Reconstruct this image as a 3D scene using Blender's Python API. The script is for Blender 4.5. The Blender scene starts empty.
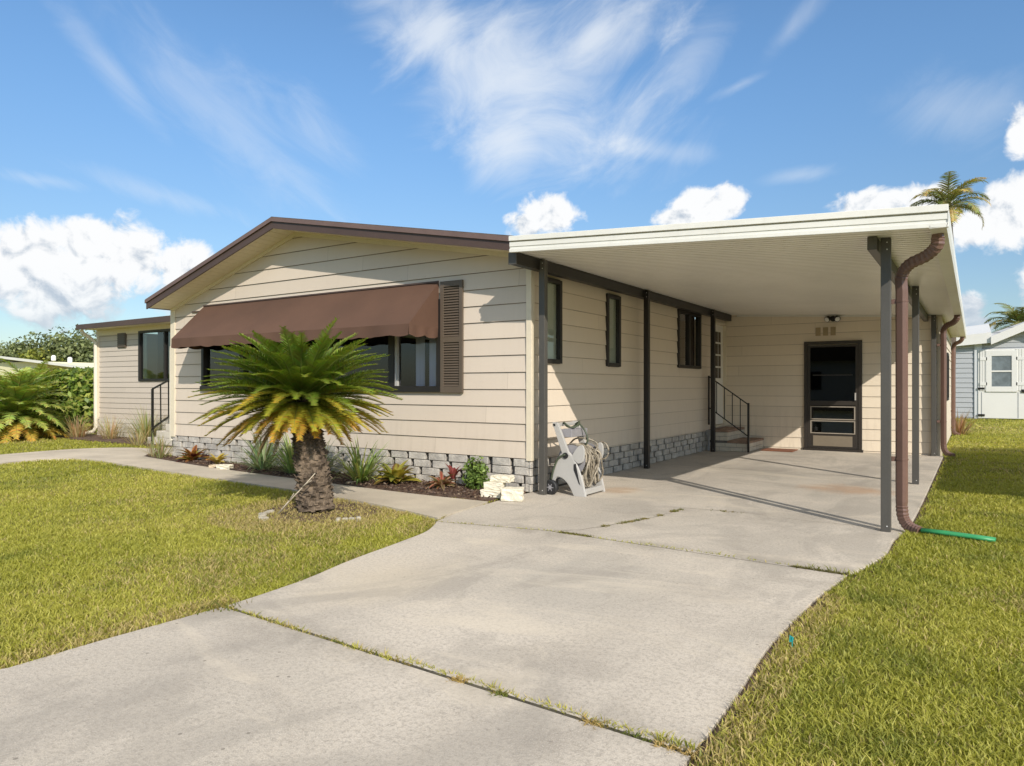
import bpy, bmesh, math, random
import numpy as np
from mathutils import Vector, Matrix

random.seed(7)
rng = np.random.default_rng(11)
S = bpy.context.scene
COL = S.collection
R = math.radians

# ------------------------------------------------------------------ camera
CAM_F, CAM_YAW, CAM_H = 705.0, R(33.25), 1.25
cam = bpy.data.cameras.new('camera')
cam.sensor_width = 36.0
cam.lens = CAM_F / 1024 * 36
cam.shift_y = 3.0 / 1024
cam.clip_start = 0.05
cam.clip_end = 2000
camo = bpy.data.objects.new('camera', cam)
COL.objects.link(camo)
camo.location = (0, 0, CAM_H)
camo.rotation_euler = (R(90), 0, CAM_YAW)
S.camera = camo
FW = Vector((-math.sin(CAM_YAW), math.cos(CAM_YAW), 0))
RT = Vector((math.cos(CAM_YAW), math.sin(CAM_YAW), 0))


def sight(x, y):
    """direction of a line of sight measured on the photograph"""
    return FW + RT * ((x - 512) / CAM_F) + Vector((0, 0, -(y - 386) / CAM_F))


def at_y(x, y, Y):
    d = sight(x, y)
    return Vector((0, 0, CAM_H)) + d * (Y / d.y)


def az_el(x, y):
    d = sight(x, y).normalized()
    return math.atan2(d.x, d.y), math.asin(d.z)


# ------------------------------------------------------------------ node helpers
class NT:
    def __init__(self, nt):
        self.nt = nt

    def new(self, t, **kw):
        n = self.nt.nodes.new(t)
        for k, v in kw.items():
            setattr(n, k, v)
        return n

    def link(self, a, b):
        self.nt.links.new(a, b)

    def put(self, sock, v):
        if hasattr(v, 'is_linked') or isinstance(v, bpy.types.NodeSocket):
            self.link(v, sock)
        else:
            sock.default_value = v

    def m(self, op, a, b=None, c=None, clamp=False):
        n = self.new('ShaderNodeMath', operation=op)
        n.use_clamp = clamp
        self.put(n.inputs[0], a)
        if b is not None:
            self.put(n.inputs[1], b)
        if c is not None:
            self.put(n.inputs[2], c)
        return n.outputs[0]

    def sstep(self, v, a, b):
        n = self.new('ShaderNodeMapRange', interpolation_type='SMOOTHSTEP')
        self.put(n.inputs['Value'], v)
        n.inputs['From Min'].default_value = a
        n.inputs['From Max'].default_value = b
        return n.outputs['Result']

    def mix(self, fac, a, b, blend='MIX'):
        n = self.new('ShaderNodeMix', data_type='RGBA', blend_type=blend)
        self.put(n.inputs[0], fac)
        self.put(n.inputs[6], a if not isinstance(a, tuple) else (*a[:3], 1))
        self.put(n.inputs[7], b if not isinstance(b, tuple) else (*b[:3], 1))
        return n.outputs[2]

    def noise(self, vec, scale, detail=4, rough=0.55, dist=0.0):
        n = self.new('ShaderNodeTexNoise')
        if vec is not None:
            self.link(vec, n.inputs['Vector'])
        n.inputs['Scale'].default_value = scale
        n.inputs['Detail'].default_value = detail
        n.inputs['Roughness'].default_value = rough
        n.inputs['Distortion'].default_value = dist
        return n.outputs['Fac']

    def comb(self, x, y, z=0.0):
        n = self.new('ShaderNodeCombineXYZ')
        for i, v in enumerate((x, y, z)):
            self.put(n.inputs[i], v)
        return n.outputs[0]

    def pos(self):
        return self.new('ShaderNodeNewGeometry').outputs['Position']

    def sep(self, v):
        n = self.new('ShaderNodeSeparateXYZ')
        self.link(v, n.inputs[0])
        return n.outputs

    def scale(self, v, s):
        n = self.new('ShaderNodeVectorMath', operation='MULTIPLY')
        self.link(v, n.inputs[0])
        n.inputs[1].default_value = s
        return n.outputs[0]


def new_mat(name):
    m = bpy.data.materials.new(name)
    m.use_nodes = True
    nt = NT(m.node_tree)
    b = m.node_tree.nodes['Principled BSDF']
    return m, nt, b


def surf(name, col, rough=0.6, var=0.12, scale=3.0, fine=60.0, bump=0.0, bscale=80.0, metal=0.0, spec=0.5,
         col2=None, grime=0.0, stretch=(1, 1, 1), objspace=False):
    """a painted / mineral surface: large and fine tone variation, optional bump and dirt streaks"""
    m, n, b = new_mat(name)
    p = n.pos()
    if objspace:
        p = n.new('ShaderNodeTexCoord').outputs['Object']
    ps = n.scale(p, stretch)
    f = n.noise(ps, scale, 5, 0.6)
    g = n.noise(ps, fine, 3, 0.6)
    f2 = n.m('ADD', n.m('MULTIPLY', f, 0.65), n.m('MULTIPLY', g, 0.35))
    t = n.sstep(f2, 0.3, 0.7)
    lo = tuple(c * (1 - var) for c in col)
    hi = col2 if col2 else tuple(min(1, c * (1 + var)) for c in col)
    c = n.mix(t, lo, hi)
    if grime:
        gz = n.noise(n.scale(p, (3.0, 3.0, 0.6)), 2.0, 5, 0.65)
        c = n.mix(n.m('MULTIPLY', n.sstep(gz, 0.5, 0.8), grime), c, (0.16, 0.13, 0.09))
    n.link(c, b.inputs['Base Color'])
    b.inputs['Roughness'].default_value = rough
    b.inputs['Metallic'].default_value = metal
    b.inputs['Specular IOR Level'].default_value = spec
    if bump:
        bn = n.new('ShaderNodeBump')
        bn.inputs['Strength'].default_value = bump
        bn.inputs['Distance'].default_value = 0.01
        n.link(n.noise(p, bscale, 4, 0.6), bn.inputs['Height'])
        n.link(bn.outputs[0], b.inputs['Normal'])
    return m


def leafy(name, rough=0.45, trans=0.35, gain=1.0, spec=0.3):
    """foliage coloured by the 'tint' attribute each leaf carries; light also comes through the leaf"""
    m, n, b = new_mat(name)
    a = n.new('ShaderNodeAttribute', attribute_name='tint')
    c = n.mix(1.0, a.outputs['Color'], (gain, gain, gain), 'MULTIPLY')
    n.link(c, b.inputs['Base Color'])
    b.inputs['Roughness'].default_value = rough
    b.inputs['Specular IOR Level'].default_value = spec
    tr = n.new('ShaderNodeBsdfTranslucent')
    n.link(n.mix(1.0, c, (1.15, 1.2, 0.6), 'MULTIPLY'), tr.inputs['Color'])
    mx = n.new('ShaderNodeMixShader')
    mx.inputs[0].default_value = trans
    n.link(b.outputs[0], mx.inputs[1])
    n.link(tr.outputs[0], mx.inputs[2])
    out = m.node_tree.nodes['Material Output']
    n.link(mx.outputs[0], out.inputs['Surface'])
    return m


def glass_mat(name, tint=(0.75, 0.8, 0.8), boost=1.0):
    m, n, b = new_mat(name)
    tr = n.new('ShaderNodeBsdfTransparent')
    tr.inputs['Color'].default_value = (*tint, 1)
    gl = n.new('ShaderNodeBsdfGlossy')
    gl.inputs['Roughness'].default_value = 0.015
    fr = n.new('ShaderNodeFresnel')
    fr.inputs['IOR'].default_value = 1.5
    bn = n.new('ShaderNodeBump')
    bn.inputs['Strength'].default_value = 0.06
    n.link(n.noise(n.pos(), 1.6, 2), bn.inputs['Height'])
    n.link(bn.outputs[0], gl.inputs['Normal'])
    mx = n.new('ShaderNodeMixShader')
    n.link(n.m('MULTIPLY', fr.outputs[0], boost, clamp=True), mx.inputs[0])
    n.link(tr.outputs[0], mx.inputs[1])
    n.link(gl.outputs[0], mx.inputs[2])
    n.link(mx.outputs[0], m.node_tree.nodes['Material Output'].inputs['Surface'])
    return m


# ------------------------------------------------------------------ mesh helpers
class MB:
    def __init__(self):
        self.v, self.f, self.mi, self.c = [], [], [], []
        self.cur = 0
        self.tint = (1, 1, 1)

    def add(self, pts, faces, tint=None):
        o = len(self.v)
        self.v += [tuple(p) for p in pts]
        self.c += [tint or self.tint] * len(pts)
        for fc in faces:
            self.f.append([o + i for i in fc])
            self.mi.append(self.cur)
        return self

    def quad(self, a, b, c, d, tint=None):
        return self.add([a, b, c, d], [(0, 1, 2, 3)], tint)

    def hexa(self, p):
        return self.add(p, [(0, 3, 2, 1), (4, 5, 6, 7), (0, 1, 5, 4), (1, 2, 6, 5), (2, 3, 7, 6), (3, 0, 4, 7)])

    def box(self, x0, x1, y0, y1, z0, z1):
        if x0 > x1: x0, x1 = x1, x0
        if y0 > y1: y0, y1 = y1, y0
        if z0 > z1: z0, z1 = z1, z0
        return self.hexa([(x0, y0, z0), (x1, y0, z0), (x1, y1, z0), (x0, y1, z0),
                          (x0, y0, z1), (x1, y0, z1), (x1, y1, z1), (x0, y1, z1)])

    def bar(self, a, b, w, h=None, up=(0, 0, 1)):
        a, b = Vector(a), Vector(b)
        h = h or w
        d = (b - a).normalized()
        u = Vector(up)
        if abs(d.dot(u)) > 0.98:
            u = Vector((0, 1, 0))
        s = d.cross(u).normalized() * (w / 2)
        t = s.cross(d).normalized() * (h / 2)
        return self.hexa([a - s - t, a + s - t, a + s + t, a - s + t, b - s - t, b + s - t, b + s + t, b - s + t])

    def tube(self, path, r, n=8, cap=True, squash=None):
        """round tube along a path; r may be one radius or one per point"""
        P = [Vector(p) for p in path]
        rs = r if isinstance(r, (list, tuple)) else [r] * len(P)
        rings = []
        up = Vector((0, 0, 1))
        prev = None
        for i, p in enumerate(P):
            d = (P[min(i + 1, len(P) - 1)] - P[max(i - 1, 0)]).normalized()
            if prev is None:
                ref = up if abs(d.dot(up)) < 0.95 else Vector((0, 1, 0))
                s = d.cross(ref).normalized()
            else:
                s = (prev - d * prev.dot(d)).normalized()
            prev = s
            t = d.cross(s)
            rings.append([p + (s * math.cos(2 * math.pi * k / n) + t * math.sin(2 * math.pi * k / n)) * rs[i] for k in range(n)])
        pts = [q for rg in rings for q in rg]
        fs = []
        for i in range(len(P) - 1):
            for k in range(n):
                fs.append((i * n + k, i * n + (k + 1) % n, (i + 1) * n + (k + 1) % n, (i + 1) * n + k))
        if cap:
            fs.append(tuple(range(n - 1, -1, -1)))
            fs.append(tuple((len(P) - 1) * n + k for k in range(n)))
        return self.add(pts, fs)

    def rect_tube(self, path, w, d, side, scales=None):
        """rectangular pipe (rounded corners) along a path; side = fixed direction of the width"""
        P = [Vector(p) for p in path]
        s = Vector(side).normalized()
        sec = []
        c = 0.22
        for sx, sy in ((1, 1), (-1, 1), (-1, -1), (1, -1)):
            a = (sx * w / 2, sy * d / 2 * (1 - 2 * c)) if sx * sy > 0 else (sx * w / 2 * (1 - 2 * c), sy * d / 2)
            b = (sx * w / 2 * (1 - 2 * c), sy * d / 2) if sx * sy > 0 else (sx * w / 2, sy * d / 2 * (1 - 2 * c))
            sec += [a, b]
        n = len(sec)
        pts, fs = [], []
        for i, p in enumerate(P):
            dd = (P[min(i + 1, len(P) - 1)] - P[max(i - 1, 0)]).normalized()
            ss = (s - dd * s.dot(dd)).normalized()
            t = dd.cross(ss)
            k = scales[i] if scales else 1.0
            pts += [p + ss * (a * k) + t * (b * k) for a, b in sec]
        for i in range(len(P) - 1):
            for k in range(n):
                fs.append((i * n + k, i * n + (k + 1) % n, (i + 1) * n + (k + 1) % n, (i + 1) * n + k))
        fs.append(tuple(range(n - 1, -1, -1)))
        fs.append(tuple((len(P) - 1) * n + k for k in range(n)))
        return self.add(pts, fs)

    def prism(self, poly, a, b):
        """poly = list of 3D points (planar), extruded by vector a->b offsets"""
        n = len(poly)
        a, b = Vector(a), Vector(b)
        pts = [Vector(p) + a for p in poly] + [Vector(p) + b for p in poly]
        fs = [tuple(range(n - 1, -1, -1)), tuple(range(n, 2 * n))]
        fs += [(k, (k + 1) % n, n + (k + 1) % n, n + k) for k in range(n)]
        return self.add(pts, fs)

    def disc(self, c, axis, r, h, n=24):
        c, ax = Vector(c), Vector(axis).normalized()
        return self.tube([c - ax * h / 2, c + ax * h / 2], r, n)

    def build(self, name, mats, parent=None, smooth=False, bevel=0.0, recalc=True, tinted=False, seg=2):
        me = bpy.data.meshes.new(name)
        off = Vector((0, 0, 0))
        q = parent
        while q is not None:
            off += q.location
            q = q.parent
        vv = [(x - off.x, y - off.y, z - off.z) for x, y, z in self.v]
        me.from_pydata(vv, [], self.f)
        for m in (mats if isinstance(mats, (list, tuple)) else [mats]):
            me.materials.append(m)
        if len(me.materials) > 1:
            me.polygons.foreach_set('material_index', self.mi)
        if tinted:
            at = me.attributes.new('tint', 'FLOAT_COLOR', 'POINT')
            at.data.foreach_set('color', [x for c in self.c for x in (*c, 1.0)])
        if recalc:
            bm = bmesh.new()
            bm.from_mesh(me)
            bmesh.ops.recalc_face_normals(bm, faces=bm.faces)
            bm.to_mesh(me)
            bm.free()
        if smooth:
            me.polygons.foreach_set('use_smooth', [True] * len(me.polygons))
        me.update()
        o = bpy.data.objects.new(name, me)
        COL.objects.link(o)
        if parent:
            o.parent = parent
        if bevel:
            md = o.modifiers.new('bevel', 'BEVEL')
            md.width = bevel
            md.segments = seg
            md.limit_method = 'ANGLE'
            md.angle_limit = R(40)
        return o


def tag(o, label, cat, group=None):
    o['label'] = label
    o['category'] = cat
    if group:
        o['group'] = group
    return o


def thing(name, label, cat, loc=(0, 0, 0), group=None):
    o = bpy.data.objects.new(name, None)
    o.empty_display_size = 0.2
    COL.objects.link(o)
    o.location = loc
    return tag(o, label, cat, group)


def struct(o):
    o['kind'] = 'structure'
    return o


def lerp(a, b, t):
    return a + (b - a) * t


def cmix(a, b, t):
    return tuple(lerp(x, y, t) for x, y in zip(a, b))


# ------------------------------------------------------------------ materials
M = {}


def board_siding(name, col, axis, z0, pitch, joint=3.66, dirt=0.5):
    m, n, b = new_mat(name)
    p = n.pos()
    X = n.sep(p)
    u, z = X[axis], X[2]
    bi = n.m('FLOOR', n.m('DIVIDE', n.m('SUBTRACT', z, z0), pitch))
    wn = n.new('ShaderNodeTexWhiteNoise', noise_dimensions='1D')
    n.link(n.m('MULTIPLY', bi, 7.31), wn.inputs['W'])
    sh = n.m('ADD', u, n.m('MULTIPLY', wn.outputs['Value'], joint))
    si = n.m('FLOOR', n.m('DIVIDE', sh, joint))
    w2 = n.new('ShaderNodeTexWhiteNoise', noise_dimensions='2D')
    n.link(n.comb(bi, si, 0.0), w2.inputs['Vector'])
    fr = n.m('SUBTRACT', n.m('DIVIDE', sh, joint), si)
    seam = n.m('LESS_THAN', fr, 0.0011)
    base = n.mix(w2.outputs['Value'], tuple(c * 0.965 for c in col), tuple(min(1, c * 1.025) for c in col))
    big = n.noise(p, 0.8, 5, 0.6)
    base = n.mix(n.m('MULTIPLY', n.sstep(big, 0.42, 0.72), 0.16), base, tuple(c * 0.80 for c in col))
    grain = n.noise(n.scale(p, (6, 6, 60)), 4.0, 4, 0.6)
    base = n.mix(n.m('MULTIPLY', n.sstep(grain, 0.5, 0.8), 0.10), base, tuple(c * 0.75 for c in col))
    streak = n.noise(n.scale(p, (7, 7, 0.7)), 2.0, 5, 0.65)
    low = n.m('SUBTRACT', 1.0, n.sstep(z, 0.05, 1.1))
    base = n.mix(n.m('MULTIPLY', n.m('MULTIPLY', n.sstep(streak, 0.42, 0.75), n.m('ADD', n.m('MULTIPLY', low, 0.8), 0.15)), dirt * 0.5), base, (0.30, 0.24, 0.17))
    # nail heads
    nx = n.m('SUBTRACT', n.m('FRACT', n.m('DIVIDE', u, 0.41)), 0.5)
    nz = n.m('SUBTRACT', n.m('FRACT', n.m('DIVIDE', n.m('SUBTRACT', z, z0), pitch)), 0.12)
    nd = n.m('ADD', n.m('MULTIPLY', n.m('MULTIPLY', nx, nx), 0.168), n.m('MULTIPLY', n.m('MULTIPLY', nz, nz), pitch * pitch))
    nail = n.m('LESS_THAN', nd, 0.000016)
    base = n.mix(n.m('MULTIPLY', nail, 0.35), base, (0.30, 0.24, 0.18))
    base = n.mix(n.m('MULTIPLY', seam, 0.55), base, (0.22, 0.17, 0.12))
    n.link(base, b.inputs['Base Color'])
    b.inputs['Roughness'].default_value = 0.55
    bn = n.new('ShaderNodeBump')
    bn.inputs['Strength'].default_value = 0.35
    bn.inputs['Distance'].default_value = 0.012
    n.link(n.m('ADD', n.noise(n.scale(p, (1, 1, 3)), 1.3, 3, 0.5), n.m('MULTIPLY', grain, 0.05)), bn.inputs['Height'])
    n.link(bn.outputs[0], b.inputs['Normal'])
    return m


M['siding'] = board_siding('beige_siding', (0.62, 0.53, 0.435), 0, 0.395, 0.2045)
M['siding_side'] = board_siding('beige_side_siding', (0.67, 0.575, 0.465), 1, 0.395, 0.2045)
M['siding_shed'] = board_siding('shed_siding', (0.75, 0.65, 0.515), 0, 0.03, 0.2045)
M['siding_shed_side'] = board_siding('shed_side_siding', (0.70, 0.61, 0.49), 1, 0.03, 0.2045)
M['siding_annex'] = board_siding('annex_siding', (0.55, 0.475, 0.40), 0, 0.45, 0.128)
M['lap_shade'] = surf('siding_lap_shade', (0.25, 0.20, 0.155), 0.8, 0.25, 3, 30)  # dark strip colour: lap shadow and contact dirt painted in
M['lap_soft'] = surf('soft_lap_shade', (0.42, 0.355, 0.28), 0.8, 0.2, 3, 30)  # lighter copy of the painted lap shadow, meant for shaded walls
M['lap_grey'] = surf('grey_lap_shade_seam', (0.20, 0.215, 0.24), 0.8, 0.15, 3, 30)  # lap shadow painted in grey; also colours the door panel seams
M['trim'] = surf('cream_trim', (0.68, 0.60, 0.46), 0.5, 0.06, 2, 20)
M['soffit'] = surf('soffit_paint', (0.74, 0.66, 0.50), 0.6, 0.05, 1.5, 20)
M['brown'] = surf('brown_fascia', (0.075, 0.047, 0.038), 0.5, 0.12, 2, 40)
M['drip'] = surf('mauve_brown_drip_edge', (0.15, 0.098, 0.086), 0.5, 0.12, 2, 30)
M['shingle'] = surf('brown_shingle', (0.11, 0.085, 0.07), 0.9, 0.3, 4, 30, 0.5, 60)
M['dark'] = surf('dark_bronze_paint', (0.016, 0.013, 0.011), 0.45, 0.15, 3, 40)
M['post'] = surf('grey_bronze_paint', (0.075, 0.070, 0.062), 0.5, 0.12, 1.5, 60, grime=0.12)
M['black'] = surf('black_iron', (0.012, 0.011, 0.010), 0.4, 0.15, 4, 40)
M['awning'] = surf('brown_canvas', (0.098, 0.050, 0.031), 0.85, 0.22, 0.7, 260, 0.15, 350)
M['shutter'] = surf('brown_vinyl_shutter', (0.105, 0.080, 0.058), 0.5, 0.08, 2, 40)
M['white'] = surf('white_aluminium', (0.74, 0.725, 0.67), 0.42, 0.05, 1.2, 15, grime=0.10)
M['pan'] = surf('cream_ceiling_pan', (0.90, 0.875, 0.82), 0.38, 0.05, 0.8, 10, grime=0.05)
M['pan_groove'] = surf('ceiling_pan_groove', (0.56, 0.53, 0.47), 0.5, 0.08, 0.8, 10)  # groove faces darkened in colour, adding the shade between the ribs
M['pipe'] = surf('brown_downspout_paint', (0.165, 0.096, 0.075), 0.38, 0.10, 1.5, 20)
M['cream_pipe'] = surf('cream_downspout_paint', (0.72, 0.66, 0.54), 0.42, 0.06, 1.5, 20)
M['rod'] = surf('white_screw', (0.7, 0.7, 0.68), 0.3, 0.03)
M['glass'] = glass_mat('window_glass', (0.9, 0.93, 0.92), 2.0)
M['glass_dark'] = glass_mat('tinted_glass', (0.18, 0.18, 0.18), 1.1)
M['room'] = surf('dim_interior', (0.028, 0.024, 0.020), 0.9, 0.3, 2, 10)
M['curtain'] = surf('lavender_curtain', (0.82, 0.79, 0.90), 0.8, 0.08, 2, 20, stretch=(14, 14, 0.4))
M['frost'] = surf('frosted_blind', (0.74, 0.76, 0.68), 0.35, 0.06, 2, 10)
M['brown_curtain'] = surf('brown_curtain', (0.10, 0.055, 0.04), 0.8, 0.25, 2, 10, stretch=(14, 14, 0.5))
M['door_white'] = surf('white_door_paint', (0.78, 0.76, 0.70), 0.35, 0.03, 2, 20)
M['door_bronze'] = surf('bronze_door_frame', (0.030, 0.024, 0.019), 0.45, 0.12, 2, 30)
M['screen'] = surf('insect_screen', (0.045, 0.043, 0.04), 0.6, 0.2, 3, 300)
M['panel_tan'] = surf('tan_door_panel', (0.20, 0.165, 0.12), 0.5, 0.08, 2, 20)
M['mat_brown'] = surf('coir_mat', (0.21, 0.085, 0.045), 0.95, 0.25, 6, 200, 0.6, 300)
M['brick_cream'] = surf('cream_step_block', (0.60, 0.54, 0.44), 0.85, 0.15, 6, 60, 0.4, 80)
M['brick_tread'] = surf('tan_tread_paver', (0.30, 0.20, 0.14), 0.85, 0.3, 5, 60, 0.4, 80)
M['mortar'] = surf('dark_block_gap', (0.15, 0.14, 0.128), 0.95, 0.3, 10, 60)
M['block'] = surf('grey_split_block', (0.40, 0.375, 0.34), 0.92, 0.25, 7, 45, 0.8, 55, col2=(0.60, 0.555, 0.49))
M['block_tan'] = surf('cream_annex_block', (0.56, 0.51, 0.43), 0.9, 0.12, 6, 45, 0.6, 55)
M['white_block'] = surf('white_painted_block', (0.72, 0.665, 0.53), 0.8, 0.10, 12, 60, 0.8, 60)
M['plastic'] = surf('pale_grey_plastic', (0.42, 0.405, 0.38), 0.45, 0.04, 3, 40)
M['plastic_lilac'] = surf('lilac_grey_plastic', (0.26, 0.25, 0.26), 0.45, 0.12, 3, 40)
M['rubber'] = surf('black_rubber', (0.018, 0.018, 0.019), 0.55, 0.2, 6, 60)
M['hose'] = surf('taupe_garden_hose', (0.20, 0.17, 0.125), 0.5, 0.5, 14, 60, col2=(0.42, 0.36, 0.27))
M['hose_green'] = surf('dark_green_hose', (0.06, 0.075, 0.045), 0.5, 0.3, 10, 60)
M['leaf'] = leafy('plant_leaf')
M['frond'] = leafy('palm_frond', 0.48, 0.28, 1.0, 0.35)
M['grass'] = leafy('grass_blade', 0.5, 0.38)
M['tree_leaf'] = leafy('tree_leaf', 0.55, 0.25)
M['bark'] = surf('palm_trunk_fibre', (0.075, 0.050, 0.033), 0.95, 0.6, 9, 60, 1.0, 50, col2=(0.235, 0.175, 0.12))
M['wood'] = surf('tree_bark', (0.11, 0.085, 0.065), 0.95, 0.3, 5, 40, 0.6, 40)
M['dry'] = surf('dry_stalk', (0.50, 0.43, 0.33), 0.8, 0.2, 10, 60)
M['stone'] = surf('pale_garden_stone', (0.40, 0.36, 0.285), 0.85, 0.2, 10, 60, 0.6, 60)
M['rust_stone'] = surf('ochre_garden_stone', (0.52, 0.42, 0.29), 0.85, 0.25, 12, 60, 0.6, 60)
M['green_plastic'] = surf('green_drain_sleeve', (0.035, 0.27, 0.10), 0.4, 0.12, 6, 60)
M['turq'] = surf('turquoise_plastic', (0.02, 0.32, 0.30), 0.4, 0.05, 5, 50)
M['grey_siding'] = surf('blue_grey_siding', (0.40, 0.415, 0.435), 0.55, 0.05, 1, 20)
M['vinyl_white'] = surf('white_vinyl', (0.70, 0.69, 0.66), 0.45, 0.03, 1, 20)
M['yellow_wall'] = surf('pale_yellow_wall', (0.74, 0.69, 0.46), 0.6, 0.05, 1, 20)
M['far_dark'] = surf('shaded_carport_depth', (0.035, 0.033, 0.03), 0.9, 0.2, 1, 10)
M['neigh_wall'] = surf('neighbour_wall', (0.70, 0.70, 0.66), 0.6, 0.05, 1, 20)
M['lamp_glass'] = surf('lamp_bulb_glass', (0.75, 0.74, 0.70), 0.15, 0.03, 3, 20)
M['vent'] = surf('tan_vent', (0.42, 0.33, 0.20), 0.6, 0.1, 4, 40)


def concrete():
    m, n, b = new_mat('weathered_concrete')
    p = n.pos()
    x, y, z = n.sep(p)
    big = n.noise(p, 0.55, 6, 0.62, 0.6)
    mid = n.noise(n.scale(p, (1, 0.45, 1)), 2.6, 5, 0.65, 0.3)
    fine = n.noise(p, 60, 3, 0.7)
    grit = n.noise(p, 190, 2, 0.6)
    c = n.mix(n.sstep(big, 0.35, 0.68), (0.56, 0.50, 0.42), (0.45, 0.403, 0.338))
    c = n.mix(n.m('MULTIPLY', n.sstep(mid, 0.48, 0.75), 0.55), c, (0.56, 0.49, 0.395))
    c = n.mix(n.m('MULTIPLY', n.sstep(n.noise(n.scale(p, (0.5, 1.3, 1)), 1.1, 6, 0.7, 0.8), 0.52, 0.72), 0.60), c, (0.29, 0.255, 0.215))
    c = n.mix(n.m('MULTIPLY', n.sstep(n.noise(p, 38, 5, 0.8), 0.48, 0.60), 0.46), c, (0.29, 0.255, 0.21))
    c = n.mix(n.m('MULTIPLY', n.sstep(fine, 0.48, 0.66), 0.55), c, (0.27, 0.24, 0.205))
    c = n.mix(n.m('MULTIPLY', n.sstep(grit, 0.50, 0.66), 0.55), c, (0.68, 0.62, 0.53))

    def spot(cx, cy, rx, ry, col, amt, cc):
        dx = n.m('DIVIDE', n.m('SUBTRACT', x, cx), rx)
        dy = n.m('DIVIDE', n.m('SUBTRACT', y, cy), ry)
        r = n.m('SQRT', n.m('ADD', n.m('MULTIPLY', dx, dx), n.m('MULTIPLY', dy, dy)))
        e = n.m('ADD', r, n.m('MULTIPLY', n.m('SUBTRACT', mid, 0.5), 1.6))
        return n.mix(n.m('MULTIPLY', n.sstep(n.m('SUBTRACT', 1.15, e), 0.0, 0.9), amt), cc, col)
    c = spot(-1.25, 9.4, 0.55, 0.55, (0.45, 0.25, 0.12), 0.55, c)
    c = spot(-3.55, 7.75, 0.28, 0.35, (0.45, 0.27, 0.14), 0.5, c)
    c = spot(-2.5, 10.6, 0.7, 0.8, (0.27, 0.25, 0.22), 0.6, c)
    c = spot(-3.2, 3.4, 0.5, 0.8, (0.56, 0.48, 0.36), 0.5, c)
    c = spot(-2.2, 3.9, 0.8, 0.9, (0.33, 0.305, 0.265), 0.5, c)
    bl = n.noise(n.scale(p, (1.0, 0.55, 1)), 0.9, 7, 0.68, 1.2)
    c = n.mix(n.m('MULTIPLY', n.sstep(bl, 0.50, 0.60), 0.42), c, (0.305, 0.275, 0.235))
    c = n.mix(n.m('MULTIPLY', n.sstep(n.noise(n.scale(p, (0.5, 1.6, 1)), 0.8, 7, 0.7, 1.0), 0.53, 0.66), 0.50), c, (0.62, 0.545, 0.435))
    # damp dark border along the slab edges and joints
    for jy in (2.39, 5.20):
        dj = n.m('ABSOLUTE', n.m('SUBTRACT', y, jy))
        c = n.mix(n.m('MULTIPLY', n.m('SUBTRACT', 1.0, n.sstep(dj, 0.02, 0.22)), n.m('MULTIPLY', n.sstep(mid, 0.35, 0.65), 0.45)), c, (0.22, 0.195, 0.16))
    # faint tyre lanes, darker toward the street
    for lane in (-2.95, -1.35):
        dl = n.m('ABSOLUTE', n.m('SUBTRACT', x, n.m('ADD', lane, n.m('MULTIPLY', n.m('SUBTRACT', big, 0.5), 0.5))))
        c = n.mix(n.m('MULTIPLY', n.m('SUBTRACT', 1.0, n.sstep(dl, 0.05, 0.45)), n.m('MULTIPLY', n.sstep(mid, 0.30, 0.62), 0.30)), c, (0.26, 0.235, 0.205))
    # tiny pits and oil specks
    vo = n.new('ShaderNodeTexVoronoi')
    n.link(p, vo.inputs['Vector'])
    vo.inputs['Scale'].default_value = 9.0
    c = n.mix(n.m('MULTIPLY', n.m('LESS_THAN', vo.outputs['Distance'], 0.07), n.m('MULTIPLY', n.sstep(big, 0.45, 0.6), 0.6)), c, (0.13, 0.115, 0.095))
    n.link(c, b.inputs['Base Color'])
    b.inputs['Roughness'].default_value = 0.88
    b.inputs['Specular IOR Level'].default_value = 0.25
    bn = n.new('ShaderNodeBump')
    bn.inputs['Strength'].default_value = 0.45
    bn.inputs['Distance'].default_value = 0.006
    n.link(n.m('ADD', fine, n.m('MULTIPLY', grit, 0.6)), bn.inputs['Height'])
    n.link(bn.outputs[0], b.inputs['Normal'])
    return m


def path_mat():
    return surf('buff_path_concrete', (0.45, 0.39, 0.305), 0.88, 0.16, 1.3, 70, 0.4, 90, col2=(0.57, 0.495, 0.385))


def soil_mat():
    m, n, b = new_mat('lawn_thatch')
    p = n.pos()
    f = n.noise(p, 1.1, 5, 0.6)
    g = n.noise(p, 22, 4, 0.7)
    c = n.mix(n.sstep(g, 0.35, 0.7), (0.15, 0.15, 0.035), (0.33, 0.315, 0.085))
    c = n.mix(n.m('MULTIPLY', n.sstep(f, 0.5, 0.75), 0.5), c, (0.20, 0.17, 0.065))
    n.link(c, b.inputs['Base Color'])
    b.inputs['Roughness'].default_value = 0.95
    b.inputs['Specular IOR Level'].default_value = 0.1
    return m


M['concrete'] = concrete()
M['path'] = path_mat()
M['soil'] = soil_mat()
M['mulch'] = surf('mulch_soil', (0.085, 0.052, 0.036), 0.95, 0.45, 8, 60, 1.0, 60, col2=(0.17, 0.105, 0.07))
M['joint'] = surf('dark_joint_dirt', (0.06, 0.052, 0.034), 0.95, 0.5, 10, 60)
M['crack'] = surf('dirt_filled_crack', (0.13, 0.11, 0.075), 0.95, 0.4, 10, 60)

# ------------------------------------------------------------------ ground, driveway, path, bed
gm = MB()
gx = [-600, -60, -20, 20, 60, 600]
gy = [-600, -60, -20, 0, 40, 100, 600]
for i in range(len(gx) - 1):
    for j in range(len(gy) - 1):
        gm.quad((gx[i], gy[j], -0.022), (gx[i + 1], gy[j], -0.022), (gx[i + 1], gy[j + 1], -0.022), (gx[i], gy[j + 1], -0.022))
struct(gm.build('ground', M['soil']))


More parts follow.
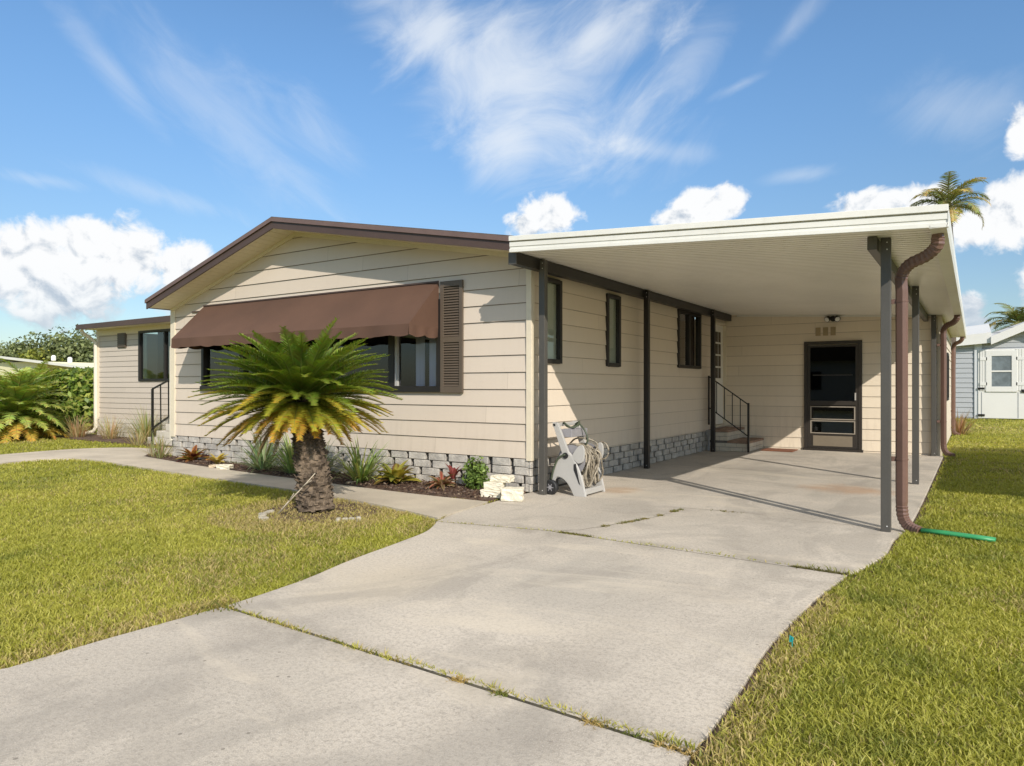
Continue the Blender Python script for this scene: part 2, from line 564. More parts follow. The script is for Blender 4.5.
def smooth_poly(pts, k=6):
    """Catmull-Rom through an open list of 2D points"""
    out = []
    P = [pts[0]] + list(pts) + [pts[-1]]
    for i in range(1, len(P) - 2):
        p0, p1, p2, p3 = (np.array(P[j], float) for j in (i - 1, i, i + 1, i + 2))
        for s in range(k):
            t = s / k
            out.append(tuple(0.5 * ((2 * p1) + (-p0 + p2) * t + (2 * p0 - 5 * p1 + 4 * p2 - p3) * t * t + (-p0 + 3 * p1 - 3 * p2 + p3) * t ** 3)))
    out.append(tuple(pts[-1]))
    return out


L1 = [(-3.60, -8.0), (-3.60, 0.5), (-3.585, 1.36), (-3.59, 1.8), (-3.56, 2.44)]
R1 = [(-0.80, 2.325), (-0.80, 1.4), (-0.78, 0), (-0.78, -8.0)]
slab1 = smooth_poly(L1, 3) + smooth_poly(R1, 3)
L2 = [(-3.56, 2.47), (-3.62, 3.05), (-3.75, 3.6), (-3.85, 4.2), (-3.94, 4.65), (-4.10, 4.98), (-4.16, 5.06)]
R2 = [(-0.70, 5.11), (-0.765, 4.6), (-0.80, 4.1), (-0.825, 3.5), (-0.805, 2.94), (-0.80, 2.352)]
slab2 = smooth_poly(L2) + [(-3.1, 5.262)] + smooth_poly(R2)
R3 = [(-0.46, 14.76), (-0.46, 11.0), (-0.47, 8.0), (-0.50, 7.0), (-0.545, 6.5), (-0.55, 5.9), (-0.62, 5.45), (-0.695, 5.128)]
slab3 = [(-3.1, 5.29), (-4.165, 5.085), (-4.30, 5.6), (-4.34, 6.2), (-4.37, 6.55), (-4.37, 14.76)] + smooth_poly(R3)


def slab(name, poly, mat, top=0.0, parent=None):
    b = MB()
    b.prism([(x, y, 0) for x, y in poly], (0, 0, top - 0.09), (0, 0, top))
    return struct(b.build(name, mat, parent))


drv = bpy.data.objects.new('driveway', None)
COL.objects.link(drv)
struct(drv)
for p_ in (slab1, slab2, slab3):
    so = slab('slab', p_, M['concrete'], parent=drv)
    md = so.modifiers.new('bevel', 'BEVEL')
    md.width = 0.012
    md.segments = 2
    md.limit_method = 'ANGLE'
    md.angle_limit = R(60)
# dirt in the joints
jb = MB()
jb.box(-3.555, -0.80, 2.315, 2.475, -0.03, -0.0045)
jb.box(-4.15, -0.70, 5.05, 5.30, -0.03, -0.0045)
struct(jb.build('joint_filling', M['joint'], drv))


def ribbon(b, pts, w, z):
    for (x0, y0), (x1, y1) in zip(pts[:-1], pts[1:]):
        d = Vector((x1 - x0, y1 - y0, 0)).normalized()
        s = Vector((-d.y, d.x, 0)) * w * random.uniform(0.5, 1.3) / 2
        s2 = Vector((-d.y, d.x, 0)) * w * random.uniform(0.5, 1.3) / 2
        b.quad(Vector((x0, y0, z)) - s, Vector((x1, y1, z)) - s2, Vector((x1, y1, z)) + s2, Vector((x0, y0, z)) + s)


def jag(pts, n, amp):
    P = smooth_poly(pts, n)
    return [(x + random.uniform(-amp, amp), y + random.uniform(-amp, amp)) for x, y in P]


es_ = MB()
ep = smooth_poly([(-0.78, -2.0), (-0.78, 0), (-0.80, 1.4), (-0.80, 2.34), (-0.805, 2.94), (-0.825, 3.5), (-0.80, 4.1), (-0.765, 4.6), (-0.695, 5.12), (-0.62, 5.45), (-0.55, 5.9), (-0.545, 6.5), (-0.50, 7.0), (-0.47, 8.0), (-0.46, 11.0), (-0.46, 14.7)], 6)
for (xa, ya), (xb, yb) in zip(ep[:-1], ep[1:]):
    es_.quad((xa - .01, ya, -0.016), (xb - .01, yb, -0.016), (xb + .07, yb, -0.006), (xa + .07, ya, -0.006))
struct(es_.build('shaded_edge_soil', M['mulch'], recalc=False))  # dark soil strip added as the shadow of the lawn edge
crk = MB()
crackA = jag([(-3.05, 5.27), (-2.86, 5.45), (-2.70, 5.87), (-2.55, 6.35), (-2.49, 6.75), (-2.49, 6.95)], 10, 0.010)
crackB = jag([(-2.95, 2.5), (-3.0, 2.96), (-2.82, 3.7), (-3.0, 4.4), (-3.08, 5.2)], 10, 0.012)
ribbon(crk, crackA, 0.006, 0.004)
ribbon(crk, jag([(-2.5, 7.0), (-1.9, 7.05), (-1.2, 6.95), (-0.7, 7.0)], 10, 0.01), 0.005, 0.004)
ribbon(crk, jag([(-4.2, 10.75), (-2.0, 10.72), (-0.6, 10.75)], 10, 0.004), 0.008, 0.004)
struct(crk.build('crack', M['crack'], drv))

near_e = [(-4.22, 5.16), (-5.3, 5.42), (-6.7, 5.6), (-8.9, 5.76), (-11.0, 5.93), (-12.0, 6.03), (-12.75, 6.02), (-13.15, 5.7), (-13.1, 5.1), (-12.7, 4.2), (-12.3, 2.5), (-12.1, 0), (-12.0, -6)]
far_e = [(-13.5, -6), (-13.6, 0), (-13.9, 2.5), (-14.35, 4.5), (-14.75, 5.8), (-14.8, 6.9), (-14.3, 7.6), (-13.7, 7.75)]
path_poly = smooth_poly(near_e, 5) + smooth_poly(far_e, 5) + [(-13.5, 8.4), (-12.2, 8.4), (-12.45, 7.05)] + smooth_poly([(-12.3, 6.85), (-10.1, 6.5), (-8.5, 6.36), (-6.58, 6.22), (-5.3, 6.16), (-4.36, 6.18)], 4)
slab('footpath', path_poly, M['path'], 0.012)
bed_poly = [(-12.4, 7.02), (-12.28, 6.87), (-10.1, 6.52), (-8.5, 6.38), (-6.58, 6.24), (-5.3, 6.18), (-4.4, 6.2), (-4.4, 7.0)] + [(-11.7, 7.0)]
slab('mulch_bed', bed_poly, M['mulch'], 0.02)
slab('side_bed', [(-19.2, 9.25), (-19.2, 8.3), (-17.2, 8.2), (-15.2, 8.2), (-13.52, 8.3), (-13.52, 9.25)], M['mulch'], 0.01)
ring = [(-5.5 + 0.62 * math.cos(a) * (1 + 0.08 * math.sin(3 * a)), 4.86 + 0.55 * math.sin(a)) for a in np.linspace(0, 2 * math.pi, 28, endpoint=False)]
slab('palm_bed', ring, M['mulch'], -0.006)


def inside(poly, X, Y):
    n = len(poly)
    res = np.zeros(X.shape, bool)
    j = n - 1
    for i in range(n):
        xi, yi = poly[i]
        xj, yj = poly[j]
        c = ((yi > Y) != (yj > Y)) & (X < (xj - xi) * (Y - yi) / ((yj - yi) + 1e-12) + xi)
        res ^= c
        j = i
    return res


def fbm2(X, Y, s, seed=0):
    """cheap smooth value noise"""
    r = np.random.default_rng(seed)
    T = r.random((64, 64))
    out = np.zeros(X.shape)
    amp, tot = 1.0, 0.0
    for o in range(3):
        x, y = X * s * 2 ** o, Y * s * 2 ** o
        xi, yi = np.floor(x).astype(int), np.floor(y).astype(int)
        fx, fy = x - xi, y - yi
        fx, fy = fx * fx * (3 - 2 * fx), fy * fy * (3 - 2 * fy)
        g = lambda a, b: T[a % 64, b % 64]
        v = (g(xi, yi) * (1 - fx) + g(xi + 1, yi) * fx) * (1 - fy) + (g(xi, yi + 1) * (1 - fx) + g(xi + 1, yi + 1) * fx) * fy
        out += amp * v
        tot += amp
        amp *= 0.5
    return out / tot


def blades(name, X, Y, Z, H, W, COLR, lean, mat, kind='stuff', label=None, cat=None, curl=0.5):
    n = len(X)
    a = rng.uniform(0, 2 * np.pi, n)
    dx, dy = np.cos(a), np.sin(a)
    b = rng.uniform(0, 2 * np.pi, n)
    ln = lean * rng.uniform(0.3, 1.3, n)
    lx, ly = np.cos(b) * ln * H, np.sin(b) * ln * H
    V = np.zeros((n, 5, 3), np.float32)
    hw = W / 2
    V[:, 0] = np.stack([X - dx * hw, Y - dy * hw, Z], 1)
    V[:, 1] = np.stack([X + dx * hw, Y + dy * hw, Z], 1)
    mx, my, mz = X + lx * 0.35, Y + ly * 0.35, Z + H * 0.62
    V[:, 2] = np.stack([mx + dx * hw * 0.9, my + dy * hw * 0.9, mz], 1)
    V[:, 3] = np.stack([mx - dx * hw * 0.9, my - dy * hw * 0.9, mz], 1)
    V[:, 4] = np.stack([X + lx, Y + ly, Z + H * (1 - curl * 0.3 * rng.random(n))], 1)
    me = bpy.data.meshes.new(name)
    me.vertices.add(n * 5)
    me.vertices.foreach_set('co', V.ravel())
    me.loops.add(n * 7)
    base = (np.arange(n) * 5)[:, None]
    li = (base + np.array([0, 1, 2, 3, 3, 2, 4])[None]).astype(np.int32)
    me.loops.foreach_set('vertex_index', li.ravel())
    me.polygons.add(n * 2)
    ls = (np.arange(n) * 7)[:, None] + np.array([0, 4])[None]
    me.polygons.foreach_set('loop_start', ls.astype(np.int32).ravel())
    me.update(calc_edges=True)
    me.validate()
    at = me.attributes.new('tint', 'FLOAT_COLOR', 'POINT')
    C = np.ones((n, 5, 4), np.float32)
    C[:, :, :3] = COLR[:, None, :]
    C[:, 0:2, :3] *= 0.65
    at.data.foreach_set('color', C.ravel())
    me.materials.append(mat)
    o = bpy.data.objects.new(name, me)
    COL.objects.link(o)
    if kind:
        o['kind'] = kind
    if label:
        tag(o, label, cat)
    return o


# lawn: candidates drawn in polar rings round the viewpoint area, thinner and broader with distance
def lawn_points():
    out = []
    rings = [(1.7, 3.2, 12000, 0.9), (3.2, 5, 9500, 0.95), (5, 7.5, 5600, 1.1), (7.5, 11, 2700, 1.35), (11, 16, 950, 1.9), (16, 24, 420, 2.6), (24, 40, 150, 4.2)]
    a0, a1 = -CAM_YAW - R(48), -CAM_YAW + R(47)
    for r0, r1, dens, wk in rings:
        area = (a1 - a0) * (r1 * r1 - r0 * r0) / 2
        n = int(area * dens)
        rr = np.sqrt(rng.uniform(r0 * r0, r1 * r1, n))
        aa = rng.uniform(a0, a1, n)
        X, Y = np.sin(aa) * rr, np.cos(aa) * rr
        edge = np.where(X > -2.2, -0.028 - 0.012 * fbm2(X, Y, 6.0, 3), fbm2(X, Y, 6.0, 3) * 0.06 - 0.02)
        bad = np.zeros(n, bool)
        for poly in (slab1, slab2, slab3, path_poly, bed_poly):
            bad |= inside(poly, X + edge, Y + edge * 0.7)
        bad |= (X > -12.2) & (X < -4.2) & (Y > 6.5)
        bad |= (X > -4.4) & (X < -0.47) & (Y > 7.0) & (Y < 22)
        bad |= (X > -19.2) & (X < -12) & (Y > 8.25)
        rd = np.hypot((X + 5.5) / 0.62, (Y - 4.86) / 0.55)
        bad |= (rd < 1) & (rng.random(n) < 0.35)
        bad |= (Y > 35) | (X > 16)
        k = ~bad
        out.append((X[k], Y[k], np.full(k.sum(), wk)))
    return [np.concatenate(q) for q in zip(*out)]


gX, gY, gW = lawn_points()
n_ = len(gX)
f1 = fbm2(gX, gY, 0.55, 5)
f2 = fbm2(gX, gY, 2.2, 6)
f3 = fbm2(gX, gY, 7.0, 8)
H_ = (0.022 + 0.021 * rng.random(n_)) * (0.70 + 0.65 * f3) * np.clip(0.85 + 0.12 * gW, 1, 1.3)
W_ = (0.0042 + 0.0036 * rng.random(n_)) * gW
ca = np.array([0.375, 0.37, 0.060])
cb = np.array([0.575, 0.525, 0.125])
cd = np.array([0.15, 0.185, 0.032])
cs = np.array([0.55, 0.44, 0.19])
t = np.clip((f1 - 0.3) * 1.6 + rng.normal(0, 0.28, n_), 0, 1)[:, None]
cc = ca * (1 - t) + cb * t
t2 = np.clip((f2 - 0.52) * 2.2 + rng.normal(0, 0.22, n_), 0, 0.8)[:, None]
cc = cc * (1 - t2) + cd * t2
f0 = fbm2(gX + 40, gY + 17, 0.42, 15)
patch = np.clip((f0 - 0.56) * 5, 0, 1) * np.clip((f2 - 0.3) * 2.5, 0, 1)
straw = (rng.random(n_) < np.clip(0.05 + (f1 - 0.52) * 0.9 + 0.55 * patch, 0.03, 0.7))[:, None]
dry = ((np.hypot(gX + 5.5, gY - 4.75) < 0.95) & (rng.random(n_) < 0.72))[:, None]
edge_dry = (rng.random(n_) < 0.55) & (((np.abs(gX + 3.68) < 0.10) & (gY < 2.6)) | ((gX > -0.80) & (gX < -0.62) & (gY < 4.5)))
straw = straw | dry | edge_dry[:, None]
cc = np.where(straw, cs * rng.uniform(0.6, 1.15, (n_, 1)), cc)
rise = np.where((gX > -0.95) & (gY < 22), 0.022, 0.0)
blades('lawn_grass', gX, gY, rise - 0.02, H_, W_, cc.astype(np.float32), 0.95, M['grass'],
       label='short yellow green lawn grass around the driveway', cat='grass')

# weeds in the joints and along the slab edge
wx, wy, wc, wh = [], [], [], []


def weeds(p0, p1, n, dens_seed, spread=0.018, h=0.035):
    r = np.random.default_rng(dens_seed)
    tt = r.random(n * 4)
    keep = fbm2(tt * 9, tt * 0 + dens_seed, 1.0, dens_seed) > 0.50
    tt = tt[keep][:n]
    for u in tt:
        wx.append(lerp(p0[0], p1[0], u) + r.normal(0, spread))
        wy.append(lerp(p0[1], p1[1], u) + r.normal(0, spread))
        q = r.random()
        patch = math.sin(u * 23 + dens_seed)
        wc.append(cmix((0.13, 0.16, 0.03), (0.36, 0.25, 0.09), min(1, max(0, q * 0.6 + 0.35 * patch))))
        wh.append(h * r.uniform(0.3, 1.2))


weeds((-3.54, 2.456), (-0.80, 2.338), 420, 21, 0.008, 0.012)
i_ = len(wx)
weeds((-3.12, 5.275), (-0.70, 5.125), 1300, 22, 0.010, 0.013)
for j_ in range(i_, len(wc)):
    wc[j_] = cmix((0.11, 0.115, 0.03), (0.20, 0.16, 0.07), random.random())
for a_, b_, s_ in ((crackA[16], crackA[24], 31), (crackA[24], crackA[34], 32), (crackA[39], crackA[46], 33)):
    weeds(a_, b_, 260, s_, 0.014, 0.018)
weeds((-3.56, 2.46), (-3.57, 2.40), 120, 41, 0.05, 0.03)
weeds((-2.2, 7.02), (-1.9, 7.05), 60, 42, 0.02, 0.02)
for u_, k_ in ((0.62, 1), (0.70, 2), (0.86, 3), (0.95, 4), (0.985, 5)):
    c_ = (lerp(-3.54, -0.8, u_), lerp(2.452, 2.335, u_))
    i_ = len(wx)
    weeds((c_[0] - 0.04, c_[1]), (c_[0] + 0.04, c_[1] - 0.003), 90, 50 + k_, 0.012, 0.016)
    if k_ != 2:
        for j_ in range(i_, len(wc)):
            wc[j_] = cmix((0.42, 0.30, 0.10), (0.55, 0.40, 0.17), random.random())
n_ = len(wx)
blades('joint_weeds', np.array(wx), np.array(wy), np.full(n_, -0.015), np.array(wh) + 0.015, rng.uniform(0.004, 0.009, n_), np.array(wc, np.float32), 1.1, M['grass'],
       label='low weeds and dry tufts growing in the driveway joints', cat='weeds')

# mulch chips
cm = MB()
bx = np.array(bed_poly)
cnt = 0
while cnt < 2600:
    x, y = random.uniform(-12.3, -4.42), random.uniform(6.15, 7.0)
    if not inside(bed_poly, np.array([x]), np.array([y]))[0]:
        continue
    a = random.uniform(0, 6.28)
    l, w = random.uniform(0.02, 0.055), random.uniform(0.008, 0.018)
    tl = random.uniform(-0.4, 0.4)
    d = Vector((math.cos(a), math.sin(a), tl)) * l / 2
    s = Vector((-math.sin(a), math.cos(a), random.uniform(-.3, .3))) * w / 2
    c = Vector((x, y, 0.028 + random.random() * 0.012))
    k = random.uniform(0.5, 1.4)
    col = cmix((0.10 * k, 0.058 * k, 0.04 * k), (0.30, 0.22, 0.15), 1 if random.random() < 0.12 else 0)
    cm.add([c - d - s, c + d - s, c + d + s, c - d + s, c + Vector((0, 0, 0.012))], [(0, 1, 4), (1, 2, 4), (2, 3, 4), (3, 0, 4)], col)
    cnt += 1
co = cm.build('mulch_chips', M['leaf'], recalc=False, tinted=True)
co['kind'] = 'stuff'
tag(co, 'brown bark mulch covering the bed along the house', 'mulch')


# ------------------------------------------------------------------ siding walls
def clip(poly, a, b, c):
    """keep a*u+b*z<=c"""
    out = []
    for i in range(len(poly)):
        p, q = poly[i], poly[(i + 1) % len(poly)]
        dp, dq = a * p[0] + b * p[1] - c, a * q[0] + b * q[1] - c
        if dp <= 1e-9:
            out.append(p)
        if (dp < -1e-9 and dq > 1e-9) or (dp > 1e-9 and dq < -1e-9):
            t = dp / (dp - dq)
            out.append((lerp(p[0], q[0], t), lerp(p[1], q[1], t)))
    return out


def siding(b, org, u, nrm, outline, z0, pitch, prot=0.014, holes=()):
    """lap siding in the vertical plane through org along u; outline = convex (u,z) polygon; holes = (u0,u1,z0,z1)"""
    org, u, nrm = Vector(org), Vector(u), Vector(nrm)
    us = [p[0] for p in outline]
    pieces = []
    lo = min(us)
    for (h0, h1, k0, k1) in sorted(holes):
        pieces.append([(-1, 0, -lo), (1, 0, h0)])
        pieces.append([(-1, 0, -h0), (1, 0, h1), (0, 1, k0)])
        pieces.append([(-1, 0, -h0), (1, 0, h1), (0, -1, -k1)])
        lo = h1
    pieces.append([(-1, 0, -lo), (1, 0, max(us))])
    ztop = max(p[1] for p in outline)
    zmin = min(p[1] for p in outline)

    def P(uu, z, off):
        return org + u * uu + Vector((0, 0, z)) + nrm * off
    for cl in pieces:
        base = list(outline)
        for c in cl:
            base = clip(base, *c)
            if len(base) < 3:
                break
        if len(base) < 3:
            continue
        k = int(math.floor((zmin - z0) / pitch + 1e-6))
        while z0 + k * pitch < ztop - 1e-6:
            za, zb = z0 + k * pitch, z0 + (k + 1) * pitch
            k += 1
            pl = clip(clip(base, 0, -1, -za), 0, 1, zb)
            if len(pl) < 3:
                continue
            gap = 0.0075  # strip below the next lap, coloured dark as its shadow and dirt
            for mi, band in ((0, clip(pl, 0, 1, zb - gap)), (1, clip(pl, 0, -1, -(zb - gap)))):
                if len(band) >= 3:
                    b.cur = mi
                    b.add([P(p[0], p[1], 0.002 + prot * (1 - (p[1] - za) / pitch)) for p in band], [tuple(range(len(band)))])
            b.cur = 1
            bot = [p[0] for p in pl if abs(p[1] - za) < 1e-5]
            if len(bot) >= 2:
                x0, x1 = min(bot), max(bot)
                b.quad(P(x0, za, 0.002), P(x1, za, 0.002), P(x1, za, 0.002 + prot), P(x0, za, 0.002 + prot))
            b.cur = 0


# ------------------------------------------------------------------ the home
FY, LX, RX = 7.04, -11.70, -4.35
BY = 14.75
home = thing('mobile_home', 'beige lap sided mobile home with low gable roof and brown trim', 'house', (-8.0, 11.0, 0))


def roof_z(x):
    return 3.69 - 0.294 * (-8.46 - x) if x < -8.46 else 3.69 - 0.183 * (x + 8.46)


WIN = (-10.80, -5.70, 1.20, 2.36)     # front window opening x0,x1,z0,z1
b = MB()
ol = [(LX, 0.39), (RX, 0.39), (RX, roof_z(RX) - 0.15), (-8.46, roof_z(-8.46) - 0.15), (LX, roof_z(LX) - 0.15)]
siding(b, (0, FY, 0), (1, 0, 0), (0, -1, 0), ol, 0.395, 0.2045, 0.016, [WIN])
b.build('front_wall', [M['siding'], M['lap_shade']], home, recalc=False)

# side wall towards the carport: u = y
SIDE = [(7.27, 7.72, 1.53, 2.565), (9.04, 9.475, 1.53, 2.555), (11.90, 13.10, 1.575, 2.60), (13.84, 14.70, 0.46, 2.50)]
b = MB()
ol = [(FY, 0.375), (BY + 0.1, 0.375), (BY + 0.1, 2.80), (FY, 2.80)]
siding(b, (RX, 0, 0), (0, 1, 0), (1, 0, 0), ol, 0.395, 0.2045, 0.014, SIDE)
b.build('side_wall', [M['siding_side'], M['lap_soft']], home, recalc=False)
b = MB()
siding(b, (LX, 0, 0), (0, 1, 0), (-1, 0, 0), [(FY, 0.39), (20, 0.39), (20, 2.62), (FY, 2.62)], 0.395, 0.2045, 0.014)
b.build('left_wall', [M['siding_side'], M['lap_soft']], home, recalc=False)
b = MB()
b.quad((LX, 20, 0), (RX, 20, 0), (RX, 20, 2.7), (LX, 20, 2.7))
b.add([(LX, 20, 2.7), (RX, 20, 2.7), (-8.46, 20, 3.52)], [(0, 1, 2)])
b.quad((RX, BY + 0.1, 0), (RX, 20, 0), (RX, 20, 2.7), (RX, BY + 0.1, 2.7))
b.build('rear_wall', M['siding'], home, recalc=False)
# corner boards and frieze strips
b = MB()
b.box(LX - 0.02, LX + 0.11, FY - 0.028, FY + 0.10, 0.37, 2.60)
b.build('corner_trim', M['trim'], home, bevel=0.004)
b = MB()
b.box(RX - 0.05, RX + 0.024, FY - 0.030, FY + 0.05, 0.37, 2.70)
b.build('corner_trim', M['trim'], home, bevel=0.004)
b = MB()
b.box(RX + 0.017, RX + 0.034, FY + 0.09, BY, 2.625, 2.665)
b.build('frieze_trim', M['trim'], home)
b = MB()
for xa, xb in ((LX, -8.46), (-8.46, RX)):
    za, zb = roof_z(xa) - 0.205, roof_z(xb) - 0.205
    b.hexa([(xa, FY - 0.032, za), (xb, FY - 0.032, zb), (xb, FY - 0.004, zb), (xa, FY - 0.004, za),
            (xa, FY - 0.032, za + 0.06), (xb, FY - 0.032, zb + 0.06), (xb, FY - 0.004, zb + 0.06), (xa, FY - 0.004, za + 0.06)])
b.build('frieze_trim', M['trim'], home)

# roof
RY0, RY1 = 6.60, 20.3
b = MB()
for xa, xb in ((LX - 0.06, -8.46), (-8.46, -4.29)):
    za, zb = roof_z(xa), roof_z(xb)
    b.hexa([(xa, RY0 - 0.012, za - 0.03), (xb, RY0 - 0.012, zb - 0.03), (xb, RY1, zb - 0.03), (xa, RY1, za - 0.03),
            (xa, RY0 - 0.012, za), (xb, RY0 - 0.012, zb), (xb, RY1, zb), (xa, RY1, za)])
roof = b.build('roof', M['shingle'], home)
b = MB()
for xa, xb in ((LX - 0.06, -8.46), (-8.46, -4.29)):
    za, zb = roof_z(xa), roof_z(xb)
    b.hexa([(xa, RY0 - 0.022, za - 0.068), (xb, RY0 - 0.022, zb - 0.068), (xb, RY0 + 0.02, zb - 0.068), (xa, RY0 + 0.02, za - 0.068),
            (xa, RY0 - 0.022, za - 0.012), (xb, RY0 - 0.022, zb - 0.012), (xb, RY0 + 0.02, zb - 0.032), (xa, RY0 + 0.02, za - 0.032)])
b.build('drip_edge', M['drip'], roof)
b = MB()
for xa, xb in ((LX - 0.05, -8.46), (-8.46, -4.29)):
    za, zb = roof_z(xa), roof_z(xb)
    b.hexa([(xa, RY0, za - 0.168), (xb, RY0, zb - 0.168), (xb, RY0 + 0.022, zb - 0.168), (xa, RY0 + 0.022, za - 0.168),
            (xa, RY0, za - 0.070), (xb, RY0, zb - 0.070), (xb, RY0 + 0.022, zb - 0.070), (xa, RY0 + 0.022, za - 0.070)])
# eave board on the left side, and its return
b.box(LX - 0.05, LX - 0.028, RY0 + 0.022, RY1, roof_z(LX) - 0.168, roof_z(LX) - 0.05)
b.build('fascia', M['brown'], roof)
b = MB()
for xa, xb in ((LX - 0.028, -8.46), (-8.46, -4.29)):
    za, zb = roof_z(xa) - 0.148, roof_z(xb) - 0.148
    k = 26
    for i in range(k):
        u0, u1 = lerp(xa, xb, i / k), lerp(xa, xb, (i + 0.93) / k)
        b.hexa([(u0, RY0 + 0.022, lerp(za, zb, i / k) + 0.0), (u1, RY0 + 0.022, lerp(za, zb, (i + .93) / k)), (u1, FY + 0.02, lerp(za, zb, (i + .93) / k)), (u0, FY + 0.02, lerp(za, zb, i / k)),
                (u0, RY0 + 0.022, lerp(za, zb, i / k) + 0.01), (u1, RY0 + 0.022, lerp(za, zb, (i + .93) / k) + 0.01), (u1, FY + 0.02, lerp(za, zb, (i + .93) / k) + 0.01), (u0, FY + 0.02, lerp(za, zb, i / k) + 0.01)])
    b.hexa([(xa, RY0 + 0.022, za + 0.012), (xb, RY0 + 0.022, zb + 0.012), (xb, FY + 0.02, zb + 0.012), (xa, FY + 0.02, za + 0.012),
            (xa, RY0 + 0.022, za + 0.03), (xb, RY0 + 0.022, zb + 0.03), (xb, FY + 0.02, zb + 0.03), (xa, FY + 0.02, za + 0.03)])
b.build('soffit', M['soffit'], roof)


# skirting of split-face blocks
def skirt(b, p0, d, nrm, length, courses, ch, bw, gap, skip=0.0, back=True):
    p0, d, nrm = Vector(p0), Vector(d), Vector(nrm)
    up = Vector((0, 0, 1))
    if back:
        b.cur = 1
        q0, q1 = p0 - nrm * 0.075, p0 + d * length - nrm * 0.075
        b.quad(q0, q1, q1 + up * ch * courses, q0 + up * ch * courses)
    b.cur = 0
    for c in range(courses):
        u = -(0.5 * (bw + gap)) * (c % 2) - random.uniform(0, 0.04)
        while u < length:
            w = bw * random.uniform(0.92, 1.06)
            a, e = max(u, 0.0), min(u + w, length)
            u += w + gap * random.uniform(0.8, 1.2)
            if e - a < 0.03:
                continue
            pr = random.uniform(-0.006, 0.010)
            tp = 0.02
            z0, z1 = c * ch + 0.003, (c + 1) * ch - 0.004
            f = [p0 + d * a + nrm * pr, p0 + d * e + nrm * pr]
            k = [p0 + d * (a + tp) - nrm * 0.09, p0 + d * (e - tp) - nrm * 0.09]
            b.hexa([f[0] + up * z0, f[1] + up * z0, k[1] + up * z0, k[0] + up * z0, f[0] + up * z1, f[1] + up * z1, k[1] + up * z1, k[0] + up * z1])


b = MB()
skirt(b, (LX + 0.02, FY - 0.01, 0), (1, 0, 0), (0, -1, 0), RX - LX - 0.05, 4, 0.0975, 0.275, 0.055)
skirt(b, (RX + 0.005, FY - 0.015, 0), (0, 1, 0), (1, 0, 0), 6.62, 4, 0.0935, 0.285, 0.055)
b.build('skirting', [M['block'], M['mortar']], home, bevel=0.006)


# windows: opening with frame, panes and something behind the glass
def win_front(x0, x1, z0, z1, Y, parent):
    b = MB()
    fw, pr = 0.055, 0.035
    b.box(x0 - 0.01, x0 + fw, Y - pr, Y + 0.08, z0, z1)
    b.box(x1 - fw, x1 + 0.01, Y - pr, Y + 0.08, z0, z1)
    b.box(x0 + fw, x1 - fw, Y - pr, Y + 0.08, z1 - fw, z1)
    b.box(x0 - 0.02, x1 + 0.02, Y - pr - 0.02, Y + 0.08, z0 - 0.03, z0 + 0.05)
    fr = b.build('window', M['dark'], parent, bevel=0.004)
    mz = [x0 + 1.05, x1 - 0.84, x1 - 1.02]
    for mx in mz[:2]:
        b = MB()
        b.box(mx - 0.05, mx + 0.05, Y - 0.025, Y + 0.06, z0 + 0.051, z1 - fw - 0.001)
        b.build('mullion', M['dark'], fr)
    b = MB()
    b.box(x1 - 0.785, x1 - 0.745, Y - 0.012, Y + 0.05, z0 + 0.052, z1 - fw - 0.002)
    b.build('sash', M['plastic'], fr)
    b = MB()
    b.quad((x0, Y + 0.03, z0), (x1, Y + 0.03, z0), (x1, Y + 0.03, z1), (x0, Y + 0.03, z1))
    b.build('pane', M['glass'], fr, recalc=False)
    b = MB()
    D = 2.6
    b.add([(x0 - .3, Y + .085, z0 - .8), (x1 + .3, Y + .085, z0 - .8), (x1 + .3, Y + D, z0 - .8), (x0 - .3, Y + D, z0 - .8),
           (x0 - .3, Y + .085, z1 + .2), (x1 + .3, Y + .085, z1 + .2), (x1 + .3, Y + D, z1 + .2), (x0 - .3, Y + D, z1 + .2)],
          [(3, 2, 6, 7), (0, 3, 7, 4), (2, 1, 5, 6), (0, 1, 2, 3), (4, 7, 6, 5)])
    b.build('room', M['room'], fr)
    # gathered curtains behind the right hand pane
    for c0, c1 in ((x1 - 0.50, x1 - 0.36), (x1 - 0.27, x1 - 0.16), (x1 - 0.10, x1 - 0.03)):
        k = 9
        b = MB()
        for i in range(k):
            a0, a1 = lerp(c0, c1, i / k), lerp(c0, c1, (i + 1) / k)
            y0, y1 = Y + 0.09 + 0.02 * (i % 2), Y + 0.09 + 0.02 * ((i + 1) % 2)
            b.quad((a0, y0, z0 + .02), (a1, y1, z0 + .02), (a1, y1, z1 - .45), (a0, y0, z1 - .45))
        b.build('curtain', M['curtain'], fr, recalc=False)
    for pa, pb in (((x1 - 0.80, Y + 0.14, z1 - 0.42), (x1 - 0.02, Y + 0.14, z1 - 0.50)), ((x1 - 1.9, Y + 0.14, z1 - 0.30), (x1 - 0.92, Y + 0.14, z1 - 0.40))):
        b = MB()
        b.bar(pa, pb, 0.02, 0.06)
        b.build('valance_rail', M['curtain'], fr, recalc=False)
    return fr


win_front(*WIN, FY, home)


